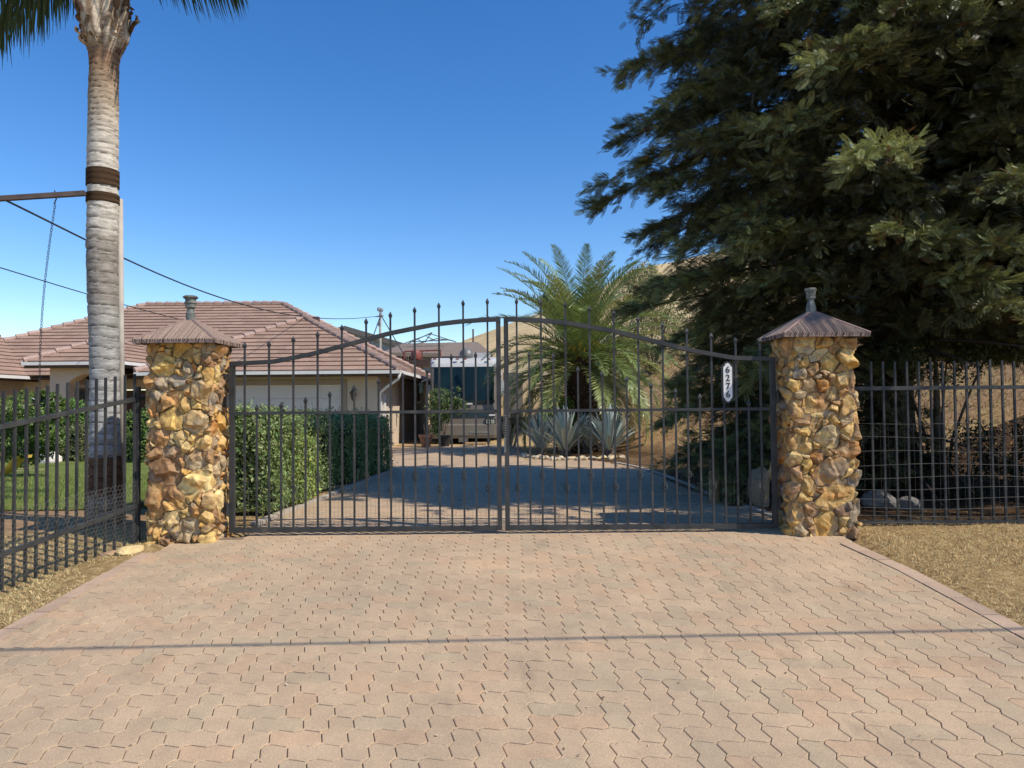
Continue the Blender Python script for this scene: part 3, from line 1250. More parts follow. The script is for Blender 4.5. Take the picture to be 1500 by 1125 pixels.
def leaves(Pn, Nn, size, aspect, rg, flop=0.6):
    """folded rhombus leaves: positions, outward normals"""
    n = len(Pn)
    nn = norm(Nn + flop * rand_unit(n, rg))
    t = norm(np.cross(nn, rand_unit(n, rg)))
    b = np.cross(nn, t)
    s = size * rg.uniform(.6, 1.3, n)[:, None]
    V_ = np.empty((n, 4, 3))
    V_[:, 0] = Pn - t * s * .5
    V_[:, 1] = Pn + b * s * aspect * .5 + nn * s * .08
    V_[:, 2] = Pn + t * s * .5 - nn * s * .1
    V_[:, 3] = Pn - b * s * aspect * .5 + nn * s * .08
    return V_.reshape(-1, 3), np.arange(n * 4).reshape(n, 4)


def tint(n, base, rg, k=4, var=.25, hue=.12, alt=None, altp=0):
    c = np.array(base)[None, :] * (1 + rg.normal(0, var, (n, 1))).clip(.35, 2.2)
    c[:, 0] *= (1 + rg.normal(0, hue, n)).clip(.5, 1.8)
    if alt is not None:
        m_ = rg.random(n) < altp
        c[m_] = np.array(alt) * (1 + rg.normal(0, var, (m_.sum(), 1))).clip(.4, 1.8)
    return np.repeat(c.clip(0.003, 1), k, axis=0)


def box_shell(n, lo, hi, rg, faces=('x-', 'x+', 'y-', 'y+', 'z+'), depth=.1, bulge=.06):
    lo, hi = np.array(lo), np.array(hi)
    areas = {'x-': (hi[1] - lo[1]) * (hi[2] - lo[2]), 'x+': (hi[1] - lo[1]) * (hi[2] - lo[2]), 'y-': (hi[0] - lo[0]) * (hi[2] - lo[2]),
             'y+': (hi[0] - lo[0]) * (hi[2] - lo[2]), 'z+': (hi[0] - lo[0]) * (hi[1] - lo[1])}
    tot = sum(areas[f] for f in faces)
    Ps, Ns = [], []
    for f in faces:
        m_ = int(n * areas[f] / tot)
        p = lo + (hi - lo) * rg.random((m_, 3))
        ax = 'xyz'.index(f[0])
        nn = np.zeros((m_, 3))
        sgn = 1 if f[1] == '+' else -1
        nn[:, ax] = sgn
        p[:, ax] = (hi if sgn > 0 else lo)[ax]
        Ps.append(p)
        Ns.append(nn)
    p, nn = np.concatenate(Ps), np.concatenate(Ns)
    b = bulge * (fbm(p[:, 0] * 3, p[:, 1] * 3, p[:, 2] * 3, 3) - .5) * 2
    # round the arrises
    c = (lo + hi) / 2
    q = (p - c) / ((hi - lo) / 2)
    rr = np.sort(np.abs(q), axis=1)[:, 1]
    shrink = np.clip((rr - .7) / .3, 0, 1) ** 2 * .30
    p = c + (p - c) * (1 - shrink[:, None] * .5)
    p = p + nn * (b - depth * rg.random(len(p)) ** 1.5)[:, None]
    return p, norm(nn + 0.4 * (p - c))


def shrub_box(name, label, cat, lo, hi, n, size, base, seed, group=None, alt=None, altp=0, parts=True):
    rg = np.random.default_rng(seed)
    root = thing(name, label, cat, ((lo[0] + hi[0]) / 2, (lo[1] + hi[1]) / 2, lo[2]), group)
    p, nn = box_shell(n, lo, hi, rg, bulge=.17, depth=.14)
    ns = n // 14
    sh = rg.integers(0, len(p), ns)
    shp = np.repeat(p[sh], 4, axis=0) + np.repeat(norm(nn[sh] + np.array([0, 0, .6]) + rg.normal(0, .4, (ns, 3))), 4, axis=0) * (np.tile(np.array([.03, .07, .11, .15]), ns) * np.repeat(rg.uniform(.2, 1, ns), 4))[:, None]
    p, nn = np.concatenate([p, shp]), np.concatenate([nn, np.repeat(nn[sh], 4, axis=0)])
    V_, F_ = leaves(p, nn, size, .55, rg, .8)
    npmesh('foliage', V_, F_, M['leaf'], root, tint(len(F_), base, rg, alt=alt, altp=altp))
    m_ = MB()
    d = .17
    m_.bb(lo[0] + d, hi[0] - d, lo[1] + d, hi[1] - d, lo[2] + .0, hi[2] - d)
    m_.build('dark_core', M['core'], root)  # solid box fills the shrub, its dark colour stands for the inner shade
    return root


def blob_foliage(c, rad, n, size, base, rg, shell=.5, lump=.35, aspect=.5, alt=None, altp=0, clip=None):
    d = rand_unit(n, rg)
    lumpf = 1 + lump * (fbm(d[:, 0] * 2.2 + c[0], d[:, 1] * 2.2 + c[1], d[:, 2] * 2.2 + c[2], 3) - .5) * 2
    r = (rg.random(n) ** (1 / 3)) * (1 - shell) + shell
    p = np.array(c) + d * np.array(rad) * (lumpf * r)[:, None]
    # clump: keep where a finer noise is high
    k = fbm(p[:, 0] * 3.5, p[:, 1] * 3.5, p[:, 2] * 3.5, 2) + rg.normal(0, .05, n)
    keep = k > .44
    p, d = p[keep], d[keep]
    V_, F_ = leaves(p, d, size, aspect, rg, 1.2)
    return V_, F_, tint(len(F_), base, rg, alt=alt, altp=altp)


def merge(parts):
    Vs, Fs, Cs, k = [], [], [], 0
    for V_, F_, C_ in parts:
        Vs.append(V_)
        Fs.append(F_ + k)
        Cs.append(C_)
        k += len(V_)
    return np.concatenate(Vs), np.concatenate(Fs), np.concatenate(Cs)


# ------------------------------------------------------------------ redwoods
def spray_template():
    """flat twig with two ranks of narrow needles, unit length along x"""
    q = []
    q.append([(0, -.012, 0), (1, -.004, -.05), (1, .004, -.05), (0, .012, 0)])
    for i in range(9):
        t = .08 + i * .105
        ln = .30 * math.sin(PI * min(1, .25 + t * .62)) + .05
        z = -.05 * t * t
        for s in (-1, 1):
            a_ = math.radians(48)
            dx, dy = math.cos(a_) * ln, s * math.sin(a_) * ln
            q.append([(t - .01, 0, z), (t + dx * .5 - .018, dy * .55, z + .022), (t + dx, dy, z - .02), (t + dx * .55 + .026, dy * .45, z + .010)])
    return np.array(q)


SPRAY = spray_template()



def sprays(Pn, D, U, size, cols):
    """Pn base points, D direction, U approx normal"""
    n = len(Pn)
    D = norm(D)
    T = norm(np.cross(U, D))
    N_ = np.cross(D, T)
    m_ = len(SPRAY)
    sp = SPRAY.reshape(-1, 3)
    V_ = Pn[:, None, :] + size[:, None, None] * (sp[None, :, 0, None] * D[:, None, :] + sp[None, :, 1, None] * T[:, None, :] + sp[None, :, 2, None] * N_[:, None, :])
    F_ = np.arange(n * m_ * 4).reshape(-1, 4)
    C_ = np.repeat(cols, m_ * 4, axis=0)
    return V_.reshape(-1, 3), F_, C_


def redwood(label, x, y, height, rfun, zlo, nbr, seed, trunk_r, dens=1.0, base=(.165, .168, .078), group='redwood trees behind the right fence', xmin=-99, keepz=9.8, low=None):
    rg = np.random.default_rng(seed)
    z0 = float(ground_z(x, y))
    root = thing('redwood_tree', label, 'tree', (x, y, z0), group)
    tr = MB()
    pts, rr = [], []
    for i in range(14):
        t = i / 13
        pts.append((x + .05 * math.sin(t * 5 + seed), y + .05 * math.cos(t * 4), z0 - .1 + (height - .4) * t))
        rr.append(trunk_r * (1 - t) ** .9 + .015 + (.08 if i == 0 else 0))
    tr.tube(pts, rr, 14)
    tr.build('trunk', M['bark'], root, smooth=True)
    lb = MB()
    PP, DD, UU, SS, CC = [], [], [], [], []
    ga = 2.39996
    for b_ in range(nbr):
        t = (b_ + rg.random()) / nbr
        zz = zlo + (height - zlo - .5) * t ** 1.25
        az = b_ * ga + rg.normal(0, .25)
        L = rfun(zz) * rg.uniform(.74, 1.03)
        if L < .25 or (math.cos(az) > .0 and z0 + zz < 2.5): continue
        n = 9
        up0 = rg.uniform(.05, .45)
        pts = []
        for i in range(n):
            s = i / (n - 1)
            dz = L * (up0 * s - (up0 + .20) * s * s + .10 * s ** 3)
            wob = .12 * L * math.sin(s * 3 + b_) * .3
            pts.append(np.array([x + math.cos(az) * L * s - math.sin(az) * wob, y + math.sin(az) * L * s + math.cos(az) * wob, z0 + zz + dz]))
        pts = np.array(pts)
        if zz < keepz:
            lb.tube([tuple(p) for p in pts], [max(.006, .035 * (L / 3.5) * (1 - i / n)) for i in range(n)], 4, False)
        # side branchlets
        nb = int(L * 11 * (1 if zz < keepz else .45)) + 3
        dirv = norm(pts[-1] - pts[0])
        side = np.array([-math.sin(az), math.cos(az), 0])
        btone = rg.normal(1, .22)
        for q in range(nb):
            s = .12 + .9 * rg.random() ** .75
            s = min(s, 1)
            idx = s * (n - 1)
            i0 = min(int(idx), n - 2)
            p = pts[i0] + (pts[i0 + 1] - pts[i0]) * (idx - i0)
            sg = 1 if rg.random() < .5 else -1
            bl = (.32 + .55 * (1 - s)) * rg.uniform(.6, 1.25) * min(1, L / 2)
            bd = norm(dirv * rg.uniform(.45, 1.1) + side * sg * rg.uniform(.3, 1.1) + np.array([0, 0, rg.uniform(-.55, .22)]))
            ns = max(2, int((8 + bl * 34) * dens * (1 if zz < keepz else .4)))
            tt = rg.random(ns) * .95 + .05
            pp = p + bd * (tt * bl)[:, None] + np.array([0, 0, -1]) * (tt ** 2 * bl * .22)[:, None] + rg.normal(0, .018, (ns, 3))
            sd = bd * .8 + side * rg.normal(0, .75, (ns, 1)) + np.array([0, 0, 1]) * rg.normal(-.02, .42, (ns, 1)) + dirv * .25
            un = np.array([0, 0, .9]) + rg.normal(0, .6, (ns, 3))
            PP.append(pp); DD.append(sd); UU.append(un)
            SS.append(rg.uniform(.09, .18, ns) * (1 if zz < keepz else 2.0))
            tone = btone * rg.normal(1, .2, (ns, 1)) * rg.choice([.7, .95, 1.05, 2.0], (ns, 1))
            c = np.array(base) * tone.clip(.4, 2.2)
            tip = (s > .75)
            if tip: c = c * np.array([1.12, 1.18, 1.0])
            br = rg.random(ns) < .05
            c[br] = np.array([.12, .065, .025]) * rg.uniform(.6, 1.3)
            CC.append(c.clip(.004, .5))
    # big sprays nearer the trunk close the crown, inner shade put into their colour
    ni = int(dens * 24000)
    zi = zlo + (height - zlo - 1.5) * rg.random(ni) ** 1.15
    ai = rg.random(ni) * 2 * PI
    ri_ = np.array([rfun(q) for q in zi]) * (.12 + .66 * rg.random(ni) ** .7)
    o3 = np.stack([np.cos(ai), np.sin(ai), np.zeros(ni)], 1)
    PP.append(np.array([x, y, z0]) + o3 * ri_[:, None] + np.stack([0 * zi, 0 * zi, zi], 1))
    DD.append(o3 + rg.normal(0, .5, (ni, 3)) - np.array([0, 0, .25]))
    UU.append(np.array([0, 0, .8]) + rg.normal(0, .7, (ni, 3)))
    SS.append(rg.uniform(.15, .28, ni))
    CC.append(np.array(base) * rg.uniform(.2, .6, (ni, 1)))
    PP, DD, UU, SS, CC = [np.concatenate(v) for v in (PP, DD, UU, SS, CC)]
    kp = ~(((PP[:, 0] > (x + .2 if low is None else -99)) | ((PP[:, 0] > 3.1) & (PP[:, 1] < 8.4))) & (PP[:, 2] < 2.35 + .5 * (vnoise(PP[:, 0] * 2, PP[:, 1] * 2, 1.1) - .5)))
    PP, DD, UU, SS, CC = PP[kp], DD[kp], UU[kp], SS[kp], CC[kp]
    print('redwood sprays', len(PP))
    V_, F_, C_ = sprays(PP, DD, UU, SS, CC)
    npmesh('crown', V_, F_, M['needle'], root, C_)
    lb.build('limbs', M['bark'], root)
    return root


def r1(z):
    return float(np.interp(z, [0.2, 1, 2, 3.6, 5, 7, 10.2, 13.5], [2.6, 2.95, 3.15, 3.65, 3.75, 3.4, 2.1, .3]))


def r2(z):
    return float(np.interp(z, [1.2, 2.5, 4, 6, 9, 13], [1.6, 2.6, 3.0, 2.7, 2.0, .3]))


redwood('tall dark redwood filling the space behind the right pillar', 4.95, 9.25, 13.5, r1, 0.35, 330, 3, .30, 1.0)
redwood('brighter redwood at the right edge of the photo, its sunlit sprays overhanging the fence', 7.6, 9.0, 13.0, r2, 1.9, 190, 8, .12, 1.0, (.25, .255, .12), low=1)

# low multi-stemmed tree between the two redwoods
bt = at(1375, 700, 8.6)
bz = float(ground_z(bt.x, 8.6))
st = thing('small_tree', 'small multi-stemmed broadleaf tree between the two redwoods', 'tree', (bt.x, 8.6, bz))
m_ = MB()
for k, (dx, dy, h_) in enumerate([(0, 0, 2.0), (-.22, .1, 1.8), (.1, .05, 1.7), (-.38, .1, 1.75), (.32, -.05, 1.9)]):
    m_.tube([(bt.x + dx * .15, 8.6 + dy * .2, bz - .1), (bt.x + dx * .5, 8.6 + dy * .5, bz + .7), (bt.x + dx * 1.2, 8.6 + dy, bz + 1.3), (bt.x + dx * 2, 8.6 + dy * 2, bz + h_)],
            [.065 if k == 0 else .022, .05 if k == 0 else .018, .035 if k == 0 else .014, .01], 7)
m_.build('trunk', M['bark2'], st, smooth=True)
rg = np.random.default_rng(77)
V_, F_, C_ = merge([blob_foliage((bt.x + a_, 8.6, bz + b_), (r_, .6, r_ * .6), 2600, .05, (.055, .075, .03), rg, .2, .4) for a_, b_, r_ in ((0, 1.75, .7), (.6, 1.95, .6), (-.5, 1.7, .45))])  # leaf tone lowered so the crown reads as shaded under the redwoods
npmesh('crown', V_, F_, M['leaf'], st, C_)

# undergrowth bushes behind the right fence
for k, (bx, by, r_, h_) in enumerate([(6.3, 8.2, .7, .55), (7.4, 8.4, .75, .62), (5.35, 8.4, .55, .48), (3.45, 8.9, .7, .75)]):
    rg = np.random.default_rng(200 + k)
    z_ = float(ground_z(bx, by))
    root = thing('undergrowth_bush', ['dark leafy bush at the foot of the fence, third from the right pillar', 'dark leafy bush behind the fence at the right edge of the photo',
                                     'low dark bush at the foot of the small multi-stemmed tree', 'dark bush hanging over the driveway edge under the tall redwood'][k], 'bush', (bx, by, z_), 'bushes under the redwoods')
    V_, F_, C_ = blob_foliage((bx, by, z_ + h_ * .8), (r_, r_ * .8, h_), 6500, .05, (.028, .036, .016), rg, .35, .45, .45)  # leaf colour darkened, the black shade under the trees is put into it
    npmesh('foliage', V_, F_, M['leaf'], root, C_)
    m_ = MB()
    for q in range(9):
        a_ = q * .7
        m_.tube([(bx, by, z_ - .02), (bx + .5 * r_ * math.cos(a_), by + .5 * r_ * math.sin(a_), z_ + h_)], .008, 4, False)
    m_.build('stems', M['bark2'], root)

# logs, boulders under the tree
lg = at(1046, 690, 8.3)
tag(MB().lathe([(.075, -.1), (.066, .1), (.06, .46), (.05, .50)], (lg.x, 8.3, g(8.3)), 12).build('log_post', M['log'], None, True, (lg.x, 8.3, g(8.3))), 'upright tan cut log standing behind the gate under the redwood', 'log')
p_ = at(1112, 700, 7.9)
rock('boulder', (p_.x, 7.9, g(7.9) + .16), .16, 41, (.36, .26, .17), 'tan upright boulder behind the gate next to the right pillar', 'boulder', 'boulders under the redwoods', (.8, .8, 1.6))
for k, (px, py, D, r_, lb_) in enumerate([(1290, 748, 7.6, .16, 'large grey boulder behind the fence right beside the right pillar'), (1330, 745, 7.5, .11, 'small round grey stone behind the fence next to the large grey boulder'),
                                          (1215, 745, 8.2, .22, 'grey boulder hidden mostly by the right pillar')]):
    p_ = at(px, py, D)
    rock('boulder', (p_.x, D, g(D) + r_ * .4), r_, 50 + k, (.16, .15, .14), lb_, 'boulder', 'boulders under the redwoods')


# ------------------------------------------------------------------ palms
def frond(base, az, el, L, droop, nl, ll, lw, rg, colr, hang=0.0, vee=.5, start=.12, rach=.016, mb_=None):
    """returns leaflet quads; adds rachis to mb_"""
    n = 14
    pts = []
    p = np.array(base, float)
    e = el
    step = L / (n - 1)
    h = np.array([math.cos(az), math.sin(az), 0])
    for i in range(n):
        pts.append(p.copy())
        d = h * math.cos(e) + np.array([0, 0, math.sin(e)])
        p = p + d * step
        e -= droop / (n - 1) * (0.5 + 1.2 * i / n)
    pts = np.array(pts)
    if mb_ is not None:
        mb_.tube([tuple(q) for q in pts], [rach * (1 - .85 * i / n) for i in range(n)], 4, False)
    sd = np.array([-math.sin(az), math.cos(az), 0])
    t = np.linspace(start, .995, nl)
    idx = t * (n - 1)
    i0 = np.minimum(idx.astype(int), n - 2)
    fr = (idx - i0)[:, None]
    bp = pts[i0] * (1 - fr) + pts[i0 + 1] * fr
    tg = norm(pts[i0 + 1] - pts[i0])
    up = norm(np.cross(tg, sd[None]) * -1)
    up = np.where((up[:, 2:3] < 0) & (abs(el) < 2), -up, up) if False else np.cross(sd[None], tg) * -1
    prof = np.sin(PI * np.clip(t * .86 + .12, 0, 1)) ** .6
    V_, cols = [], []
    for s in (-1, 1):
        ln = ll * prof * rg.uniform(.85, 1.12, nl)
        d = norm(tg * (.55 + .5 * t[:, None]) + s * sd[None] * .9 - up * -vee * rg.uniform(.5, 1.2, (nl, 1)) + rg.normal(0, .08, (nl, 3)))
        mid = bp + d * ln[:, None] * .5 + np.array([0, 0, -1]) * (hang * ln * .18)[:, None]
        d2 = norm(d + np.array([0, 0, -1]) * hang * rg.uniform(.8, 1.5, (nl, 1)))
        tip = mid + d2 * ln[:, None] * .5
        wv = norm(np.cross(d, up + rg.normal(0, .3, (nl, 3)))) * lw
        q = np.stack([bp - wv * .5, bp + wv * .5, mid + wv, mid - wv], 1)
        q2 = np.stack([mid - wv, mid + wv, tip + wv * .12, tip - wv * .12], 1)
        V_.append(q.reshape(-1, 3))
        V_.append(q2.reshape(-1, 3))
        c = np.array(colr) * rg.normal(1, .15, (nl, 1)).clip(.6, 1.5)
        cc = np.repeat(c, 4, axis=0)
        cols += [cc, cc]
    V_ = np.concatenate(V_)
    return V_, np.arange(len(V_)).reshape(-1, 4), np.concatenate(cols).clip(0.003, 1)


# date palm behind the agaves
DPX, DPY = 2.02, 20.6
dz0 = float(ground_z(DPX, DPY))
dp = thing('date_palm', 'date palm with arching green fronds and a stubby scaled trunk behind the agaves', 'palm tree', (DPX, DPY, dz0))
zc = at(852, 538, DPY).z
m_ = MB()
rg = np.random.default_rng(31)
m_.cur = (.06, .035, .022)
m_.lathe([(.40, -.2), (.42, .2), (.44, zc - dz0 - .5), (.48, zc - dz0 - .1), (.36, zc - dz0 + .05), (.2, zc - dz0 + .35)], (DPX, DPY, dz0), 20)
# diamond boots
for r_ in range(15):
    zz = dz0 + .05 + r_ * .125
    if zz > zc + .15: break
    for q in range(17):
        a_ = (q + (.5 if r_ % 2 else 0)) * 2 * PI / 17
        rad = .43 + .04 * (zz > zc - .3)
        o_ = Vector((math.cos(a_), math.sin(a_), 0))
        t_ = Vector((-math.sin(a_), math.cos(a_), 0))
        c = Vector((DPX, DPY, zz)) + o_ * rad
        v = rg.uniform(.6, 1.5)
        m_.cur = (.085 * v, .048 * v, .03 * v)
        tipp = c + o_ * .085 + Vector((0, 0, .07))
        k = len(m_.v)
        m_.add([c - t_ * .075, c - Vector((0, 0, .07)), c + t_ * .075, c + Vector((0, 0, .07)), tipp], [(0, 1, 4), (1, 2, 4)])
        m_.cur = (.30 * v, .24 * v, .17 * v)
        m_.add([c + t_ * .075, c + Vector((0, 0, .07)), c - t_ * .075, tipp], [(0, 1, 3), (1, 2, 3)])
m_.build('trunk', M['wattr'], dp)
fr_ = []
rc = MB()
rc.cur = (.20, .23, .07)
N_F = 120
for i in range(N_F):
    t = i / N_F
    az = i * 2.39996 + rg.normal(0, .15)
    el = math.radians(84 - 122 * t) + rg.normal(0, .07)
    L = rg.uniform(2.6, 3.1) * (1 if t > .35 else 1.16)
    c = (.20, .27, .085) if t < .7 else (.26, .31, .12)
    if rg.random() < .2: c = (.32, .32, .11)
    if t > .88: c = (.30, .27, .14)
    b0 = (DPX + .16 * math.cos(az), DPY + .16 * math.sin(az), zc + .42 - .50 * t)
    if t > .86 and math.sin(az) < -.7: continue
    fr_.append(frond(b0, az, el, L, rg.uniform(1.1, 1.7) - .4 * (t < .3), 80, .42, .0125, rg, c, .15, .45, .10, .022, rc))
V_, F_, C_ = merge(fr_)
npmesh('fronds', V_, F_, M['palm'], dp, C_)
rc.build('frond_stalks', M['wattr'], dp)
m_ = MB()
m_.cur = (.55, .30, .03)
for q in range(26):
    a_ = rg.uniform(-2.7, -.4)
    e_ = rg.uniform(.1, .7)
    b0 = Vector((DPX + .3 * math.cos(a_), DPY + .3 * math.sin(a_), zc + .1 + rg.uniform(0, .4)))
    m_.tube([b0, b0 + Vector((.2 * math.cos(a_), .2 * math.sin(a_), .3)), b0 + Vector((.42 * math.cos(a_), .42 * math.sin(a_), .25 * e_))], .014, 4, False)
m_.build('fruit_stalks', M['wattr'], dp)

# queen palm at the left
qb = at(156, 770, 6.95)
QX, QY = qb.x, 6.95
QZ = g(QY) - .04
qp = thing('queen_palm', 'tall queen palm with ringed grey trunk standing beside the left pillar', 'palm tree', (QX, QY, QZ))
prof = [(775, 128, 184), (735, 128, 182), (725, 128.5, 181), (700, 128, 180), (668, 129, 179), (620, 130, 177), (560, 130, 176.5), (500, 129, 176), (440, 126.5, 175), (380, 125, 174.5), (350, 124.5, 175), (300, 126, 175.5), (240, 126, 175),
        (180, 127, 175.5), (120, 128.5, 175.5), (92, 129.5, 176), (78, 127, 179), (60, 119, 189), (40, 113, 193.5), (15, 112, 193), (-15, 114, 191), (-50, 120, 186), (-90, 135, 172)]
zs_ = np.array([at(152, p[0], QY).z for p in prof])
cxs = np.array([at((p[1] + p[2]) / 2, p[0], QY).x for p in prof])
rs = np.array([(p[2] - p[1]) / 2 * QY / F_PX for p in prof]) * .85
NZ, NA = 560, 48
zz = np.linspace(zs_[0] - .1, zs_[-1], NZ)
th = np.arange(NA) * 2 * PI / NA
ZZ, TT = np.meshgrid(zz, th, indexing='ij')
cx_ = np.interp(ZZ, zs_, cxs)
rr_ = np.interp(ZZ, zs_, rs)
ring_ph = ZZ + .05 * (fbm(np.cos(TT) * 1.5 + 5, np.sin(TT) * 1.5 + 5, ZZ * 1.5, 2) - .5) + .012 * np.sin(TT + 1)
tight = at(152, 200, QY).z
per_ = np.where(ZZ > tight, .055, .105)
ph1 = (np.where(ZZ > tight, (ring_ph - tight) / .055, (ring_ph - tight) / .105)) % 1.0
bootz = at(152, 84, QY).z
isb = np.clip((ZZ - bootz) / .12, 0, 1)
sinT = np.cos(TT) * 3
rings = (-.011 * np.exp(-((ph1 - .02) / .10) ** 2) - .002 * ph1) * (1 - isb)
rough = .014 * (fbm(np.cos(TT) * 2.5, np.sin(TT) * 2.5, ZZ * 16, 4) - .5)
bootd = isb * .06 * (fbm(np.cos(TT) * 3.2, np.sin(TT) * 3.2, ZZ * 1.4 + np.sin(TT * 3) * .4, 4) - .5) * 2
RR = rr_ + rings + rough + bootd
Vt = np.stack([cx_ + RR * np.cos(TT), QY + RR * np.sin(TT), ZZ], -1)
ypx = np.interp(zz, zs_, [p[0] for p in prof])
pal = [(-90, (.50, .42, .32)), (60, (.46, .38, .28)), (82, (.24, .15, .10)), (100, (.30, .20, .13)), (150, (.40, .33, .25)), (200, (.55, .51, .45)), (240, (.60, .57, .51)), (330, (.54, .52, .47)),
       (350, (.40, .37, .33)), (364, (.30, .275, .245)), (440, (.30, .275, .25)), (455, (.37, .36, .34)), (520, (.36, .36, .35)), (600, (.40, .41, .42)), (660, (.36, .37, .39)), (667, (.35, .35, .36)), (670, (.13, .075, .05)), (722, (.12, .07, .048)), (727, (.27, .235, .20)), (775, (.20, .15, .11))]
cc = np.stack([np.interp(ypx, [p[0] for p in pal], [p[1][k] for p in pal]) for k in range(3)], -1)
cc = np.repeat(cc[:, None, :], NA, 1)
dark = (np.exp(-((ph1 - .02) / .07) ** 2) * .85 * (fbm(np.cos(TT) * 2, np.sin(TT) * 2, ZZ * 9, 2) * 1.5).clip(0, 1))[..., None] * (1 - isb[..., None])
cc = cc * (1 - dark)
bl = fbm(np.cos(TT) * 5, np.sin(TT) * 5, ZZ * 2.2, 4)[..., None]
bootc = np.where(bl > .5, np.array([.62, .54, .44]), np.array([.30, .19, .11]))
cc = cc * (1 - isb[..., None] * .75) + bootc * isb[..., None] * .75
i_, j_ = np.meshgrid(np.arange(NZ - 1), np.arange(NA), indexing='ij')
a_ = (i_ * NA + j_).ravel()
b_ = (i_ * NA + (j_ + 1) % NA).ravel()
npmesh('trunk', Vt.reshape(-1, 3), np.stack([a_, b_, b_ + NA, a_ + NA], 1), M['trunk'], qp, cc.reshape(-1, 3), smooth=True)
# old leaf boots peeling at the top
bt_ = MB()
rg = np.random.default_rng(19)
for k in range(34):
    az = k * 2.39996 + rg.normal(0, .2)
    zb = bootz - .02 + .019 * k + rg.uniform(-.02, .02)
    o_ = Vector((math.cos(az), math.sin(az), 0))
    t_ = Vector((-math.sin(az), math.cos(az), 0))
    cx0 = float(np.interp(zb, zs_, cxs))
    r0 = float(np.interp(zb + .05, zs_, rs))
    v = rg.uniform(.55, 1.25)
    wd = rg.uniform(.035, .085)
    ln = rg.uniform(.16, .34)
    flare = rg.uniform(.02, .085)
    tw = rg.normal(0, .06)
    rows = []
    NS = 8
    for i in range(NS):
        s = i / (NS - 1)
        r_ = r0 - .025 + flare * math.sin(s * 2.0) + .012 * rg.normal() * (i > 0)
        w_ = wd * (1.15 - .75 * s) * (0.5 if i == 0 else 1)
        c = Vector((cx0, QY, zb + s * ln)) + o_ * r_ + t_ * (tw * s * s * 2)
        rows += [c - t_ * w_ - o_ * .02, c + o_ * .010, c + t_ * w_ - o_ * .02]
    bt_.cur = (.60 * v, .50 * v, .39 * v) if k % 3 else (.27 * v, .17 * v, .11 * v)
    fs = []
    for i in range(NS - 1):
        fs += [(i * 3, i * 3 + 1, i * 3 + 4, i * 3 + 3), (i * 3 + 1, i * 3 + 2, i * 3 + 5, i * 3 + 4)]
    bt_.add(rows, fs)
bt_.build('leaf_boots', M['boot'], qp, smooth=False)
rc = MB()
rc.cur = (.16, .20, .06)
fr_ = []
topz = float(zs_[-1])
for k in range(17):
    az = k * 2.39996 + .5
    el = math.radians([62, 50, 40, 75][k % 4])
    L = rg.uniform(3.0, 3.7)
    if el < .8: el += .35
    fr_.append(frond((cxs[-1], QY, topz), az, el, L, rg.uniform(1.7, 2.1), 95, .62, .013, rg, (.06, .10, .035), 1.3, .3, .12, .03, rc))
for (az, el, dr, L, hg) in ((math.radians(196), -.22, .6, 2.3, 2.4), (math.radians(180), -.36, .4, 2.4, 2.2), (math.radians(165), -.05, .7, 2.4, 2.5), (math.radians(210), -.10, .6, 2.4, 2.5),
                       (math.radians(-8), .12, .7, 1.35, 2.0), (math.radians(20), .16, .7, 1.3, 2.0)):
    fr_.append(frond((cxs[-1], QY, topz - .06), az, el, L, dr, 120, .62, .010, rg, (.075, .13, .06), hg, .3, .10, .03, rc))
V_, F_, C_ = merge(fr_)
npmesh('fronds', V_, F_, M['palm'], qp, C_)
rc.build('frond_stalks', M['wattr'], qp)

# rope wraps, pole, beam, chain
for (ya, yb, lb_) in ((250, 275, 'upper wide brown rope binding wrapped round the palm trunk above the steel beam'), (284, 299, 'lower narrow brown rope binding tying the steel beam to the palm trunk')):
    za, zb = at(150, yb, QY).z, at(150, ya, QY).z
    cx0 = float(np.interp((za + zb) / 2, zs_, cxs))
    r0 = float(np.interp((za + zb) / 2, zs_, rs))
    k_ = int((zb - za) / .013)
    prof_ = []
    for i in range(k_):
        prof_ += [(r0 + .002, za + i * .013), (r0 + .008, za + i * .013 + .0065)]
    prof_.append((r0 + .006, za + k_ * .013))
    tag(MB().lathe(prof_, (cx0, QY, 0), 36).build('rope_binding', M['rope'], None, True, (cx0, QY, za)), lb_, 'rope', 'rope bindings on the palm trunk')
sf = thing('swing_frame', 'steel swing frame with a post behind the palm and a beam reaching left', 'swing frame', (at(177, 720, 7.12).x, 7.16, g(7.16)))
pp, pq = at(175.5, 292, 7.14), at(179, 735, 7.14)
MB().tube([pq, pp], .030, 12).build('post', M['post'], sf, smooth=True)
bp0, bp1 = at(134, 287.5, 6.86), at(-160, 301, 6.4)
bp0.y = 6.76
MB().bar(bp1, bp0, .045, .045).build('beam', M['steel'], sf)
ch = thing('hanging_chain', 'thin steel chain hanging from the beam left of the palm', 'chain', at(80, 292, 6.72))
m_ = MB()
c0, c1 = at(80, 279, 6.70), at(58, 620, 6.75)
m_.tube([c0, at(83, 290, 6.69), at(79, 299, 6.70)], .006, 5)
c0 = at(81, 297, 6.70)
nlk = 78
for i in range(nlk):
    t0, t1 = i / nlk, (i + 1.25) / nlk
    sag = lambda t: c0 + (c1 - c0) * t + Vector((-.05 * math.sin(PI * t), 0, 0))
    p, q = sag(t0), sag(min(t1, 1))
    d = (q - p)
    L_ = d.length
    s_ = Vector((1, 0, 0)) if i % 2 else Vector((0, 1, 0))
    s_ = (s_ - d.normalized() * s_.dot(d.normalized())).normalized() * .0085
    m_.tube([p, p + d * .25 + s_, p + d * .75 + s_, q, p + d * .75 - s_, p + d * .25 - s_, p], .0028, 4, False)
m_.build('links', M['cable'], ch)

# ------------------------------------------------------------------ lawn
def lawn_z(x, y):
    return ground_z(x, y) + .012


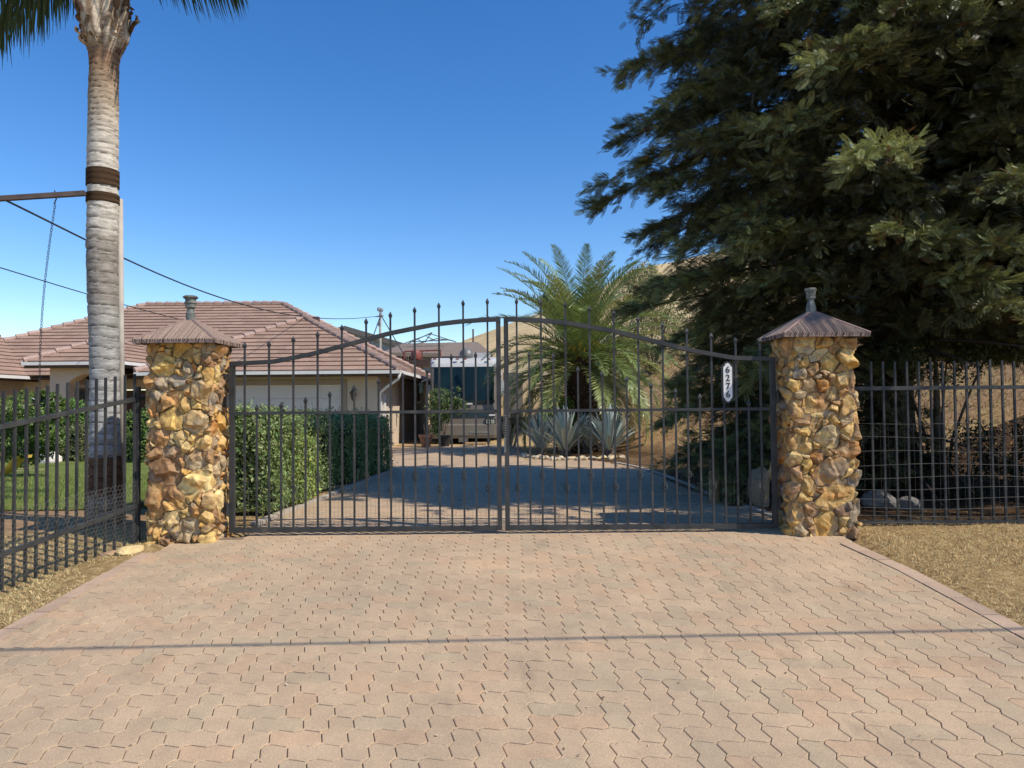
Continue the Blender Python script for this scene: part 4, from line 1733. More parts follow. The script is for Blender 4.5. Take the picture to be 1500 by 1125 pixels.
lx, ly = np.meshgrid(np.linspace(-15, -3.62, 60), np.linspace(8.0, 20.5, 70))
lxx = np.where(lx > -3.7, lx + .0, lx)
lzz = lawn_z(lxx, ly)
n_ = 60
i_, j_ = np.meshgrid(np.arange(69), np.arange(59), indexing='ij')
a_ = (i_ * n_ + j_).ravel()
tag(npmesh('lawn', np.stack([lxx.ravel(), ly.ravel(), lzz.ravel()], 1), np.stack([a_, a_ + 1, a_ + n_ + 1, a_ + n_], 1), M['lawn'], smooth=True), kind='structure')


def blades(name, xr_, yr_, n, h, wd, base, seed, mat, lean=.4, alt=None, altp=0, mask=None, label=None, zoff=0.0, ypow=1.0):
    rg = np.random.default_rng(seed)
    x = rg.uniform(*xr_, n)
    y = yr_[0] + (yr_[1] - yr_[0]) * rg.random(n) ** ypow
    if mask is not None:
        k = mask(x, y, rg)
        x, y = x[k], y[k]
        n = len(x)
    z = ground_z(x, y) + zoff
    p = np.stack([x, y, z], 1)
    a_ = rg.random(n) * 2 * PI
    side = np.stack([np.cos(a_), np.sin(a_), np.zeros(n)], 1) * wd * rg.uniform(.6, 1.4, (n, 1))
    ln = np.stack([rg.normal(0, lean, n), rg.normal(0, lean, n), np.ones(n)], 1)
    hh = h * rg.uniform(.4, 1.3, (n, 1))
    tip = p + norm(ln) * hh
    V_ = np.stack([p - side, p + side, tip], 1).reshape(-1, 3)
    C_ = tint(n, base, rg, 3, .22, .1, alt, altp)
    return tag(npmesh(name, V_, np.arange(n * 3).reshape(-1, 3), M[mat], None, C_), label, None, None, 'stuff')


tag(blades('lawn_grass', (-9.5, -3.62), (8.0, 13.5), 75000, .055, .0035, (.24, .29, .08), 90, 'leaf', .35, zoff=.012, ypow=1.5), 'short bright green lawn grass beyond the left fence', 'grass')


def m_right(x, y, rg):
    n = vnoise(x * 2.5, y * 2.5, 3.3)
    return (n + rg.normal(0, .12, len(x)) > .36) & (x > 3.0 + .06 * (vnoise(x * 0, y * 6, 2) - .7))


tag(blades('dry_grass', (2.96, 7.0), (3.3, 6.75), 80000, .034, .0024, (.68, .52, .27), 91, 'straw', 1.6, (.26, .17, .09), .25, m_right), 'straw coloured dry grass beside the right kerb', 'grass')
tag(blades('dry_grass', (-5.2, -3.09), (3.9, 6.5), 48000, .034, .0024, (.68, .54, .28), 92, 'straw', 1.6, (.30, .21, .11), .3, lambda x, y, r_: vnoise(x * 2.5, y * 2.5, 7.3) + r_.normal(0, .12, len(x)) > .38), 'straw coloured dry grass between the left fence and the kerb', 'grass')
tag(blades('leaf_litter', (2.7, 9.0), (6.9, 12.5), 20000, .03, .004, (.14, .085, .045), 93, 'straw', 2.0, (.36, .24, .13), .2), 'brown fallen needles and leaves under the redwoods', 'leaf litter')
tag(blades('hill_grass', (4.0, 22.0), (10.5, 32.0), 45000, .14, .012, (.44, .32, .16), 94, 'straw', .8, (.20, .16, .07), .25, lambda x, y, r_: (x - .5) * .894 + (y - 25) * .447 > 1.0), 'dry grass tufts on the bank behind the redwoods', 'grass')


# crumbs and petals on the paving
def litter(n, seed):
    rg = np.random.default_rng(seed)
    V_, C_ = [], []
    for i in range(n):
        x, y = rg.uniform(-2.9, 2.8), rg.uniform(2.4, 6.3)
        s = rg.uniform(.004, .013)
        a_ = rg.random() * 6.28
        z = g(y) + .0045
        e = np.array([math.cos(a_), math.sin(a_)]) * s
        f = np.array([-math.sin(a_), math.cos(a_)]) * s * rg.uniform(.15, .5)
        for q in (-e, f, e, -f):
            V_.append((x + q[0], y + q[1], z + rg.uniform(0, .003)))
        c = [(.6, .5, .33), (.2, .13, .08), (.66, .58, .45)][rg.integers(0, 3)]
        C_ += [c] * 4
    return tag(npmesh('leaf_litter', np.array(V_), np.arange(4 * n).reshape(-1, 4), M['straw'], None, np.array(C_)), 'dry crumbs and petals scattered on the brick paving', 'leaf litter', None, 'stuff')


litter(420, 12)

# ------------------------------------------------------------------ hedge along the drive
HB = (.21, .28, .10)
hedges = [('clipped hedge block right behind the left pillar, tallest and brightest', (-3.7, 7.35), (-2.50, 8.30), 1.55, 24000),
          ('low light green shrub tucked before the shaded middle of the hedge', (-3.05, 8.22), (-2.48, 9.15), 1.27, 10000),
          ('shaded clipped hedge block in the middle of the driveway hedge', (-3.7, 8.75), (-2.62, 10.75), 1.52, 18000),
          ('sunlit clipped hedge block, second from the far end of the hedge', (-3.6, 11.0), (-2.46, 12.7), 1.48, 14000),
          ('clipped hedge block at the far end of the driveway hedge', (-3.5, 12.8), (-2.42, 14.4), 1.44, 11000)]
for k, (lb_, lo, hi, zt, n) in enumerate(hedges):
    z_ = g((lo[1] + hi[1]) / 2)
    shrub_box('hedge_shrub', lb_, 'hedge', (lo[0], lo[1], z_ - .02), (hi[0], hi[1], zt), n, .048, HB if k != 1 else (.27, .35, .10), 300 + k, 'clipped hedge blocks along the left side of the drive', (.34, .38, .20), .14)

# garden plants near the house
shrub_box('hedge_shrub', 'clipped green hedge by the front door, just left of the gate pillar', 'hedge', (at(178, 640, 18).x, 17.3, .2), (at(214, 640, 18).x + .5, 18.6, at(190, 604, 18).z), 7000, .07, (.13, .20, .05), 320)
shrub_box('hedge_shrub', 'olive clipped hedge on the lawn to the left of the palm trunk', 'hedge', (at(88, 640, 18.5).x, 18, .2), (at(135, 640, 18.5).x, 19.2, at(110, 625, 18.5).z), 6000, .065, (.17, .19, .08), 321)
rg = np.random.default_rng(401)
tc = at(38, 612, 13.0)
tzz = float(ground_z(tc.x, 13.0))
ct = thing('citrus_tree', 'small round-headed garden tree on the lawn near the left edge of the photo', 'tree', (tc.x, 13.0, tzz))
m_ = MB()
m_.tube([(tc.x + .03, 13, tzz - .05), (tc.x + .02, 13, tzz + .3), (tc.x - .05, 13, tzz + .7)], [.035, .03, .02], 7)
m_.tube([(tc.x + .02, 13, tzz + .25), (tc.x + .25, 13, tzz + .7)], [.022, .012], 6)
m_.tube([(tc.x + .02, 13, tzz + .3), (tc.x - .3, 13, tzz + .75)], [.02, .012], 6)
m_.build('trunk', M['bark2'], ct)
V_, F_, C_ = merge([blob_foliage((tc.x + a_, 13 + b_, c_), (r_, r_, r_ * .85), 4200, .085, (.14, .21, .05), rg, .4, .35, .42, (.75, .75, .68), .03) for a_, b_, c_, r_ in
                    ((-.45, 0, tc.z - .05, .5), (.1, -.1, tc.z + .05, .5), (.32, .1, tc.z + .2, .32), (-.1, .1, tc.z - .4, .55), (.35, 0, tc.z - .35, .32))])
npmesh('crown', V_, F_, M['leaf'], ct, C_)
fb = at(104, 600, 19.5)
root = thing('flowering_bush', 'green bush with white blossoms in front of the entrance porch', 'bush', (fb.x, 19.5, .25))
V_, F_, C_ = merge([blob_foliage((fb.x + a_, 19.5, c_), (r_, r_, r_), 3000, .11, (.14, .24, .06), rg, .4, .35, .42, (.8, .8, .74), p_) for a_, c_, r_, p_ in
                    ((0, 1.35, .55, .01), (-.75, 1.2, .6, .14), (.35, 1.3, .4, .0), (-.4, .75, .5, .05))])
npmesh('foliage', V_, F_, M['leaf'], root, C_)
MB().tube([(fb.x - .2, 19.5, .2), (fb.x - .2, 19.5, 1.2)], .03, 6).build('stems', M['bark2'], root)
p_ = at(72, 660, 17.5)
rock('boulder', (p_.x, 17.5, .38), .24, 61, (.68, .62, .55), 'pale whitish boulder on the lawn between the small tree and the olive hedge', 'boulder', squash=(1, .8, .9))
# yellow slide
sl = thing('yellow_slide', 'curved yellow plastic slide end on the lawn at the left edge', 'slide', at(20, 690, 11.8))
rows = []
m_ = MB()
path = [(38, 671), (33, 671.5), (28, 674), (24, 679), (20, 685), (15, 690), (9, 694), (2, 696.5), (-14, 698), (-40, 697)]
for k, (px, py) in enumerate(path):
    p = at(px, py, 11.8)
    for dy, dz in ((-.16, .05), (-.14, 0), (.14, 0), (.16, .05)):
        rows.append((p.x, p.y + dy, p.z + dz))
fs = []
for k in range(len(path) - 1):
    for q in range(3):
        fs.append((k * 4 + q, k * 4 + q + 1, k * 4 + 5 + q, k * 4 + 4 + q))
m_.add(rows, fs)
o_ = m_.build('chute', M['yellow'], sl, smooth=True)

# ------------------------------------------------------------------ agaves, bed stones
def agave(x, y, L, n, seed, label, basec=(.36, .43, .40), group='blue agaves at the foot of the date palm'):
    rg = np.random.default_rng(seed)
    z0 = float(ground_z(x, y))
    root = thing('agave', label, 'agave', (x, y, z0), group)
    V_, F_, C_ = [], [], []
    k = 0
    for i in range(n):
        t = i / n
        az = i * 2.39996 + rg.normal(0, .1)
        el = math.radians(88 - 46 * t ** 1.4) + rg.normal(0, .06)
        ll = L * rg.uniform(.85, 1.08) * (.9 if t > .7 else 1)
        o_ = np.array([math.cos(az), math.sin(az), 0])
        s_ = np.array([-math.sin(az), math.cos(az), 0])
        p = np.array([x, y, z0 + .1 + .16 * (1 - t)]) + o_ * .05
        e = el
        m = 8
        v = rg.normal(1, .12)
        curl = rg.uniform(.1, .5) if t > .4 else rg.uniform(-.15, .15)
        for j in range(m):
            s = j / (m - 1)
            wd = L * .043 * (math.sin(PI * (.22 + .78 * (1 - s))) ** .8 if s < 1 else 0) * (1.2 if s < .6 else 1)
            d = o_ * math.cos(e) + np.array([0, 0, math.sin(e)])
            up = -o_ * math.sin(e) + np.array([0, 0, math.cos(e)])
            V_ += [p - s_ * wd + up * wd * .45, p - up * wd * .2, p + s_ * wd + up * wd * .45]
            c = np.array(basec) * v
            C_ += [c * 1.12, c * .8, c * 1.12]
            if j:
                b = k + (j - 1) * 3
                F_ += [(b, b + 1, b + 4, b + 3), (b + 1, b + 2, b + 5, b + 4)]
            p = p + d * ll / (m - 1)
            e -= curl / m
        k += m * 3
    npmesh('leaves', np.array(V_), np.array(F_), M['agave'], root, np.array(C_).clip(.01, 1), smooth=True)
    MB().lathe([(.16, -.05), (.14, .1), (.08, .3)], (x, y, z0), 10).build('stem', M['bark2'], root)
    return root


ag = [(793, 19.2, .95, 46, 'blue agave nearest the motorhome, at the left end of the row'), (828, 18.3, 1.05, 56, 'widest blue agave in front of the palm trunk'),
      (860, 19.6, .90, 40, 'smaller blue agave squeezed between two larger ones below the palm'), (893, 18.0, 1.05, 52, 'blue agave at the right end of the row, with long outward leaves')]
for k, (px, D, L, n, lb_) in enumerate(ag):
    agave(at(px, 650, D).x, D, L, n, 500 + k, lb_)
rgs = random.Random(5)
cnt = 0
for t in np.linspace(0, 1, 40):
    px = 766 + 150 * t + rgs.uniform(-4, 4)
    D = float(np.interp(t, [0, .3, .6, 1], [18.6, 17.3, 17.2, 17.6]))
    x = at(px, 650, D).x + rgs.uniform(-.05, .05)
    y = D + rgs.uniform(-.45, .35)
    rock('border_stone', (x, y, float(ground_z(x, y)) + .03), rgs.uniform(.04, .085), 600 + cnt, rgs.choice([(.66, .57, .40), (.5, .42, .29), (.62, .5, .3), (.4, .33, .25)]), 'small pale stone edging the agave bed beside the drive', 'stone', 'pale stones edging the agave bed', sub=6)
    cnt += 1
rg = np.random.default_rng(402)
p_ = at(812, 575, 20.8)
root = thing('garden_bush', 'leafy green bush between the date palm trunk and the left agaves', 'bush', (p_.x, 19.9, .3))
V_, F_, C_ = blob_foliage((p_.x, 19.9, 1.35), (.5, .4, .85), 4500, .09, (.17, .25, .06), rg, .3, .4)
npmesh('foliage', V_, F_, M['leaf'], root, C_)
MB().tube([(p_.x, 19.9, .2), (p_.x, 19.9, 1.2)], .03, 6).build('stems', M['bark2'], root)
FB = 26.5
root = thing('feathery_bush', 'tall pale yellow-green bush up the bank between the date palm and the tall redwood', 'bush', (at(945, 520, FB).x, FB, float(ground_z(5.0, FB))))
V_, F_, C_ = merge([blob_foliage((at(px, py, FB).x, FB + dy, at(px, py, FB).z), (r_, 1.1, r_), 4200, .13, (.36, .35, .17), rg, .3, .5, .35) for px, py, r_, dy in
                    ((935, 450, 1.2, 0), (970, 500, 1.4, .3), (918, 510, .9, .4), (990, 440, 1.4, .5), (945, 415, .8, .3))])
npmesh('foliage', V_, F_, M['leaf'], root, C_)
m_ = MB()
for px, py in ((935, 445), (965, 500), (925, 500), (955, 470), (985, 440)):
    q = at(px, py, FB)
    m_.tube([(at(955, 520, FB).x, FB, float(ground_z(5.2, FB)) - .1), (q.x, FB + .1, q.z)], [.06, .02], 5, False)
m_.build('stems', M['bark2'], root)
# distant trees on the hill
for k, (px, py, D, r_, lb_) in enumerate([(806, 452, 88, 1.3, 'tiny dark round tree on the skyline of the hill, seen left of the palm fronds'), (815, 462, 80, 1.0, 'tiny dark tree just below the skyline tree on the hill')]):
    q = at(px, py, D)
    z_ = float(ground_z(q.x, D))
    root = thing('hill_tree', lb_, 'tree', (q.x, D, z_), 'far trees on the golden hill')
    V_, F_, C_ = blob_foliage((q.x, D, z_ + r_ * .9), (r_, r_, r_), 1500, .35, (.045, .055, .03), rg, .3, .4)
    npmesh('crown', V_, F_, M['leaf'], root, C_)
    MB().tube([(q.x, D, z_ - .2), (q.x, D, z_ + r_)], .12, 6).build('trunk', M['bark2'], root)

# ------------------------------------------------------------------ the house
HS = thing('house', 'beige stucco house with brown tiled hip roofs, garage and arched entrance porch', 'house', (-10, 24, .15))
E, PT = 2.72, .52


def clip_poly(poly, a_, b_, c_):
    """keep a*x+b*y<=c"""
    outp = []
    for i in range(len(poly)):
        p, q = poly[i], poly[(i + 1) % len(poly)]
        dp_, dq = a_ * p[0] + b_ * p[1] - c_, a_ * q[0] + b_ * q[1] - c_
        if dp_ <= 0: outp.append(p)
        if dp_ * dq < 0:
            t = dp_ / (dp_ - dq)
            outp.append((p[0] + (q[0] - p[0]) * t, p[1] + (q[1] - p[1]) * t))
    return outp


rt = random.Random(9)


def tile_plane(m_, poly, course=.33, tw=.40, base=(.34, .225, .165)):
    """poly 3D ccw seen from above, first edge is the eave"""
    p = [Vector(q) for q in poly]
    e = (p[1] - p[0]).normalized()
    nrm = None
    for q in p[2:]:
        c = e.cross(q - p[0])
        if c.length > 1e-4:
            nrm = c.normalized()
            break
    u = nrm.cross(e).normalized()
    if nrm.z < 0: nrm = -nrm
    if u.z < 0: u = -u
    P2 = [((q - p[0]).dot(e), (q - p[0]).dot(u)) for q in p]
    amin, amax = min(q[0] for q in P2), max(q[0] for q in P2)
    bmax = max(q[1] for q in P2)
    m_.cur = (.05, .035, .03)
    m_.add([q - nrm * .03 for q in p], [tuple(range(len(p)))])
    b = 0
    r = 0
    while b < bmax - 1e-3:
        strip = clip_poly(clip_poly(P2, 0, -1, -b), 0, 1, b + course)
        if len(strip) > 2:
            a = amin - tw + (r % 2) * tw * .5
            while a < amax:
                t = clip_poly(clip_poly(strip, -1, 0, -a), 1, 0, a + tw)
                if len(t) > 2:
                    v = 1 + rt.gauss(0, .07)
                    m_.cur = (base[0] * v, base[1] * v, base[2] * v)
                    hj = rt.uniform(0, .006)
                    pts, low = [], []
                    for (aa, bb_) in t:
                        h_ = (.030 + hj) * (1 - (bb_ - b) / course) + .004
                        pts.append(p[0] + e * aa + u * bb_ + nrm * h_)
                    m_.add(pts, [tuple(range(len(pts)))])
                    lows = [(aa, bb_) for aa, bb_ in t if bb_ < b + 1e-4]
                    if len(lows) >= 2:
                        a0, a1 = min(q[0] for q in lows), max(q[0] for q in lows)
                        s0, s1 = p[0] + e * a0 + u * b, p[0] + e * a1 + u * b
                        m_.cur = (base[0] * .55, base[1] * .55, base[2] * .55)
                        m_.add([s0 - nrm * .01, s1 - nrm * .01, s1 + nrm * (.034 + hj), s0 + nrm * (.034 + hj)], [(0, 1, 2, 3)])
                a += tw
        b += course
        r += 1


def ridge_caps(m_, a_, b_, base=(.38, .27, .225)):
    a_, b_ = Vector(a_), Vector(b_)
    d = b_ - a_
    n = max(1, int(d.length / .40))
    for i in range(n):
        p, q = a_ + d * (i / n), a_ + d * ((i + 1.08) / n)
        v = 1 + rt.gauss(0, .07)
        m_.cur = tuple(c * v for c in base)
        m_.tube([p + Vector((0, 0, .045)), q + Vector((0, 0, .015))], [.115, .085], 8)


XE, XM0, YF, YG = -3.5, -21.9, 24.0, 22.0
YB = 36.6
ri = (YB - YF) / 2
zr_ = E + PT * ri
rL, rR = (XM0 + ri, (YF + YB) / 2, zr_), (XE - ri, (YF + YB) / 2, zr_)
rf = MB()
tile_plane(rf, [(XM0, YF, E), (XE, YF, E), rR, rL])
tile_plane(rf, [(XE, YF, E), (XE, YB, E), rR])
tile_plane(rf, [(XM0, YB, E), (XM0, YF, E), rL])
rf.add([(XM0, YB, E), rL, rR, (XE, YB, E)], [(0, 1, 2, 3)])
# garage wing
GX0, GX1 = -11.7, -3.5
hw_ = (GX1 - GX0) / 2
gm_ = (GX0 + GX1) / 2
ga_ = (gm_, YG + hw_, E + PT * hw_)
gb_ = (gm_, 30.2, E + PT * hw_)
tile_plane(rf, [(GX0, YG, E), (GX1, YG, E), ga_])
lift_ = Vector((0, 0, .012))
# right slope (front part) and left slope die into the main roof
tile_plane(rf, [(GX1, YG, E), (GX1, YF + .02, E), (gm_, YF + hw_ + .02, E + PT * hw_), ga_])
tile_plane(rf, [(GX0, YF + .02, E), (GX0, YG, E), ga_, (gm_, YF + hw_ + .02, E + PT * hw_)])
# porch
PX0, PX1, PYF, PE = -15.15, -12.1, 22.0, 3.07
pm_, ph_ = (PX0 + PX1) / 2, (PX1 - PX0) / 2
pa_ = (pm_, PYF + ph_, PE + PT * ph_)
pb_ = (pm_, 26.4, PE + PT * ph_)
tile_plane(rf, [(PX0, PYF, PE), (PX1, PYF, PE), pa_])
tile_plane(rf, [(PX1, PYF, PE), (PX1, 24.9, PE), pb_, pa_])
tile_plane(rf, [(PX0, 24.9, PE), (PX0, PYF, PE), pa_, pb_])
# left wing, its eave faces the drive
WX0, WX1, WY0 = -25.0, -16.4, 15.5
wm_, wh_ = (WX0 + WX1) / 2, (WX1 - WX0) / 2
wa_ = (wm_, WY0 + wh_, E + PT * wh_)
wb_ = (wm_, 28.0, E + PT * wh_)
tile_plane(rf, [(WX1, WY0, E), (WX1, YF, E), (wm_, YF + wh_, E + PT * wh_), wa_])
tile_plane(rf, [(WX0, WY0, E), (WX1, WY0, E), wa_])
roof = rf.build('roof', M['tile'], HS)
for a_, b_ in ((rL, rR), ((XM0, YF, E), rL), ((XE, YF, E), rR), ((GX0, YG, E), ga_), ((GX1, YG, E), ga_), (ga_, (gm_, YF + hw_, E + PT * hw_)), ((XE, YB, E), rR),
               ((PX0, PYF, PE), pa_), ((PX1, PYF, PE), pa_), (pa_, (pm_, 25.2, pa_[2])), ((WX1, WY0, E), wa_), (wa_, wb_)):
    rc_ = MB()
    ridge_caps(rc_, a_, b_)
    rc_.build('ridge_tiles', M['tile'], roof)
# vents on the roof
vt = at(463, 468, 27)
MB().bb(vt.x - .12, vt.x + .12, 26.9, 27.1, vt.z - .15, vt.z + .1).build('roof_vent', M['soffit'], roof)
# soffits and fascia
sf_ = MB()
sf_.bb(GX0 + .05, GX1 - .05, YG + .06, YF + .5, E - .10, E - .045)
sf_.bb(XM0, XE - .05, YF + .1, YB - .1, E - .115, E - .06)
sf_.bb(PX0 + .05, PX1 - .05, PYF + .06, 24.9, PE - .11, PE - .05)
sf_.bb(WX0, WX1 - .05, WY0 + .1, YF + .5, E - .13, E - .07)
sf_.bb(GX0, GX1, YG + .03, YG + .06, E - .19, E - .02)
sf_.bb(GX1 - .05, GX1 - .02, YG + .03, YB, E - .19, E - .02)
sf_.bb(PX0, PX1, PYF + .03, PYF + .06, PE - .20, PE - .02)
sf_.bb(PX1 - .05, PX1 - .02, PYF + .03, 24.8, PE - .20, PE - .02)
sf_.bb(WX1 - .05, WX1 - .02, WY0, 24.6, E - .19, E - .02)
sf_.build('soffit', M['soffit'], HS)
gt = MB()


def gutter(p, q):
    p, q = Vector(p), Vector(q)
    gt.bar(p, q, .09, .10)


gutter((GX0, YG - .03, E - .06), (GX1 + .05, YG - .03, E - .06))
gutter((GX1 + .04, YG + .04, E - .06), (GX1 + .04, YB, E - .06))
gutter((PX0 - .03, PYF - .03, PE - .06), (PX1 + .03, PYF - .03, PE - .06))
gutter((PX1 + .03, PYF + .04, PE - .06), (PX1 + .03, 24.8, PE - .06))
gutter((WX1 + .03, WY0, E - .06), (WX1 + .03, 24.4, E - .06))
gt.build('gutter', M['white'], HS)
ds = MB()
ds.tube([(GX1 + .02, YG + .0, E - .1), (GX1 - .03, YG + .06, E - .28), (GX1 - .45, YG + .35, E - .52), (GX1 - .66, YG + .5, E - .68), (GX1 - .68, YG + .6, E - .85), (GX1 - .68, YG + .6, .25)], .045, 8)
ds.build('downspout', M['white'], HS, smooth=True)
# walls
WZ0 = .02
GWX, GWY = -4.28, 22.66
wl = MB()
DX0, DX1, DZ = -10.3, -5.42, at(450, 563, GWY).z
wl.bb(-11.0, DX0, GWY, GWY + .2, WZ0, E - .1)
wl.bb(DX1, GWX, GWY, GWY + .2, WZ0, E - .1)
wl.bb(DX0, DX1, GWY, GWY + .2, DZ, E - .1)
# side wall towards the motorhome, with door and window holes left by butting pieces
wl.bb(GWX - .2, GWX, GWY + .2, 24.6, WZ0, E - .12)
wl.bb(GWX - .2, GWX, 24.6, 25.5, 2.25, E - .12)
wl.bb(GWX - .2, GWX, 25.5, 31.6, WZ0, E - .12)
wl.bb(GWX - .2, GWX, 31.6, 32.9, WZ0, 1.75)
wl.bb(GWX - .2, GWX, 31.6, 32.9, 2.5, E - .12)
wl.bb(GWX - .2, GWX, 32.9, 36.0, WZ0, E - .12)
wl.bb(-11.0, -10.8, GWY + .2, 24.7, WZ0, E - .1)
# main front wall with entry
wl.bb(-17.1, -13.55, 24.7, 24.9, WZ0, 3.3)
wl.bb(-12.75, -10.8, 24.7, 24.9, WZ0, 3.3)
wl.bb(-13.55, -12.75, 24.7, 24.9, 2.25, 3.3)
# left wing wall
wl.bb(-17.2, -17.0, 16.2, 24.7, WZ0, E - .12)
wl.build('wall', M['stucco'], HS)
# porch front with arch
pf = MB()
ax0, ax1, azs = -14.10, -12.72, 2.35
pf.bb(-14.62, ax0, 22.45, 22.9, WZ0, PE - .1)
pf.bb(ax1, -12.52, 22.45, 22.9, WZ0, PE - .1)
n = 16
for yy in (22.45, 22.9):
    vs = []
    for i in range(n + 1):
        t = i / n
        x = ax0 + (ax1 - ax0) * t
        z = azs + .36 * math.sin(PI * t) ** .8
        vs += [(x, yy, z), (x, yy, PE - .1)]
    pf.add(vs, [(i * 2, i * 2 + 2, i * 2 + 3, i * 2 + 1) if yy < 22.6 else (i * 2, i * 2 + 1, i * 2 + 3, i * 2 + 2) for i in range(n)])
vs = []
for i in range(n + 1):
    t = i / n
    x = ax0 + (ax1 - ax0) * t
    z = azs + .36 * math.sin(PI * t) ** .8
    vs += [(x, 22.45, z), (x, 22.9, z)]
pf.add(vs, [(i * 2, i * 2 + 1, i * 2 + 3, i * 2 + 2) for i in range(n)])
pf.bb(-14.62, -14.45, 22.9, 24.7, 2.4, PE - .1)
pf.build('porch_arch', M['stucco'], HS)
fd = MB().bb(-13.5, -12.8, 24.76, 24.84, .1, 2.22).build('front_door', M['darkwood'], HS)
MB().bb(-12.92, -12.88, 24.70, 24.76, 1.0, 1.25).build('handle', M['chrome'], fd)
fd2 = MB()
fd2.bb(-15.45, -15.35, 24.62, 24.70, .1, 2.2)
fd2.bb(-14.55, -14.45, 24.62, 24.70, .1, 2.2)
fd2.bb(-15.45, -14.45, 24.62, 24.70, 2.2, 2.3)
win = fd2.build('window', M['darkwood'], HS)
MB().bb(-15.35, -14.55, 24.65, 24.69, .3, 2.2).build('pane', M['glass'], win)
# garage door and trim
gd = MB()
nrow = 5
ph = (DZ - .1 - .03) / nrow
for i in range(nrow):
    gd.bb(DX0 + .02, DX1 - .02, GWY + .07, GWY + .12, .12 + i * ph, .12 + (i + 1) * ph - .012)
    for j in range(8):
        xw = (DX1 - DX0 - .1) / 8
        gd.bb(DX0 + .05 + j * xw + .06, DX0 + .05 + (j + 1) * xw - .06, GWY + .062, GWY + .07, .12 + i * ph + .08, .12 + (i + 1) * ph - .09)
gd.bb(DX0, DX1, GWY + .11, GWY + .14, .1, DZ)
gd.build('garage_door', M['garage'], HS)
tm = MB()
tm.bb(DX0 - .14, DX1 + .14, GWY - .035, GWY + .0, DZ, DZ + .14)
tm.bb(DX1, DX1 + .14, GWY - .035, GWY + .0, .05, DZ)
tm.bb(DX0 - .14, DX0, GWY - .035, GWY + .0, .05, DZ)
tm.build('door_trim', M['trim'], HS)
lt = MB()
q = at(518, 577, GWY)
lt.lathe([(.02, -.22), (.05, -.16), (.075, .02), (.085, .05), (.03, .10), (.015, .16)], (q.x, GWY - .14, q.z), 8)
lt.tube([(q.x, GWY - .01, q.z - .05), (q.x - .10, GWY - .1, q.z + .02), (q.x, GWY - .14, q.z + .14)], .014, 6)
lt.tube([(q.x, GWY - .01, q.z - .05), (q.x + .11, GWY - .08, q.z - .02), (q.x + .03, GWY - .12, q.z - .12)], .014, 6)
lt.lathe([(.06, 0), (.06, .02)], (q.x, GWY - .03, q.z - .05), 8)
lt.build('wall_lantern', M['soffit'], HS)
MB().bb(GWX, GWX + .10, 23.25, 23.55, 1.25, 2.0).build('meter_box', M['white'], HS)
MB().bb(GWX - .12, GWX - .06, 24.62, 25.48, .1, 2.23).build('side_door', M['garage'], HS)
wn = MB()
wn.bb(GWX, GWX + .04, 31.52, 31.6, 1.7, 2.55)
wn.bb(GWX, GWX + .04, 32.9, 32.98, 1.7, 2.55)
wn.bb(GWX, GWX + .04, 31.6, 32.9, 2.5, 2.58)
wn.bb(GWX, GWX + .06, 31.6, 32.9, 1.68, 1.75)
wn_ = wn.build('window', M['white'], HS)
MB().bb(GWX - .08, GWX - .05, 31.6, 32.9, 1.75, 2.5).build('pane', M['glass'], wn_)

# ------------------------------------------------------------------ motorhome
RV = thing('motorhome', 'beige and dark green motorhome parked nose-on beside the house', 'motorhome', (-1.8, 26, .17))
rx0, rx1, ry0 = -3.03, -.52, 26.0


def rvz(py):
    return at(680, py, ry0).z


def slab(mat, name, prof, x0, x1, parent, inset=0.0):
    """prof: closed list of (y,z); extruded along x with rounded front corners"""
    m_ = MB()
    n = len(prof)
    secs = [(x0, .10), (x0 + .06, .03), (x0 + .18, 0), (x1 - .18, 0), (x1 - .06, .03), (x1, .10)]
    vs = []
    for x, dy in secs:
        for (y, z) in prof:
            vs.append((x, y + (dy if y < ry0 + 1 else 0) + inset, z))
    fs = []
    for k in range(len(secs) - 1):
        for i in range(n):
            fs.append((k * n + i, k * n + (i + 1) % n, (k + 1) * n + (i + 1) % n, (k + 1) * n + i))
    fs += [tuple(range(n)), tuple((len(secs) - 1) * n + i for i in range(n - 1, -1, -1))]
    m_.add(vs, fs)
    return m_.build(name, mat, parent)


zt_, zw1, zw0, zb1, zb0, zl0 = rvz(522), rvz(537), rvz(588), rvz(600), rvz(611), rvz(642)
slab(M['rvwhite'], 'roof_cap', [(ry0 + .30, zw1 + .01), (ry0 + .36, zw1 + .14), (ry0 + .55, zt_ - .06), (ry0 + .85, zt_), (ry0 + 10, zt_), (ry0 + 10, zw1 + .01)], rx0, rx1, RV)
slab(M['rvbody'], 'body', [(ry0 + .06, .62), (ry0, .8), (ry0 + .03, zb0), (ry0 + .07, zb1), (ry0 + .10, zw0), (ry0 + .32, zw1), (ry0 + 10, zw1), (ry0 + 10, .62)], rx0, rx1, RV)
slab(M['rvglass'], 'windscreen', [(ry0 + .08, zw0 + .04), (ry0 + .29, zw1 - .02), (ry0 + .31, zw1 - .02), (ry0 + .2, zw0 + .04)], rx0 + .10, rx1 - .10, RV, -.01)
MB().bb((rx0 + rx1) / 2 - .03, (rx0 + rx1) / 2 + .03, ry0 + .05, ry0 + .12, zw0, zw1).build('windscreen_pillar', M['rvdark'], RV)
slab(M['rvdark'], 'grille_band', [(ry0 + .005, zb0), (ry0 + .045, zb1), (ry0 + .1, zb1), (ry0 + .1, zb0)], rx0 + .06, rx1 - .06, RV, -.004)
slab(M['rvdark'], 'visor_band', [(ry0 + .08, zw0 - .12), (ry0 + .06, zw0 + .04), (ry0 + .1, zw0 + .04), (ry0 + .12, zw0 - .12)], rx0 + .08, rx1 - .08, RV, -.004)
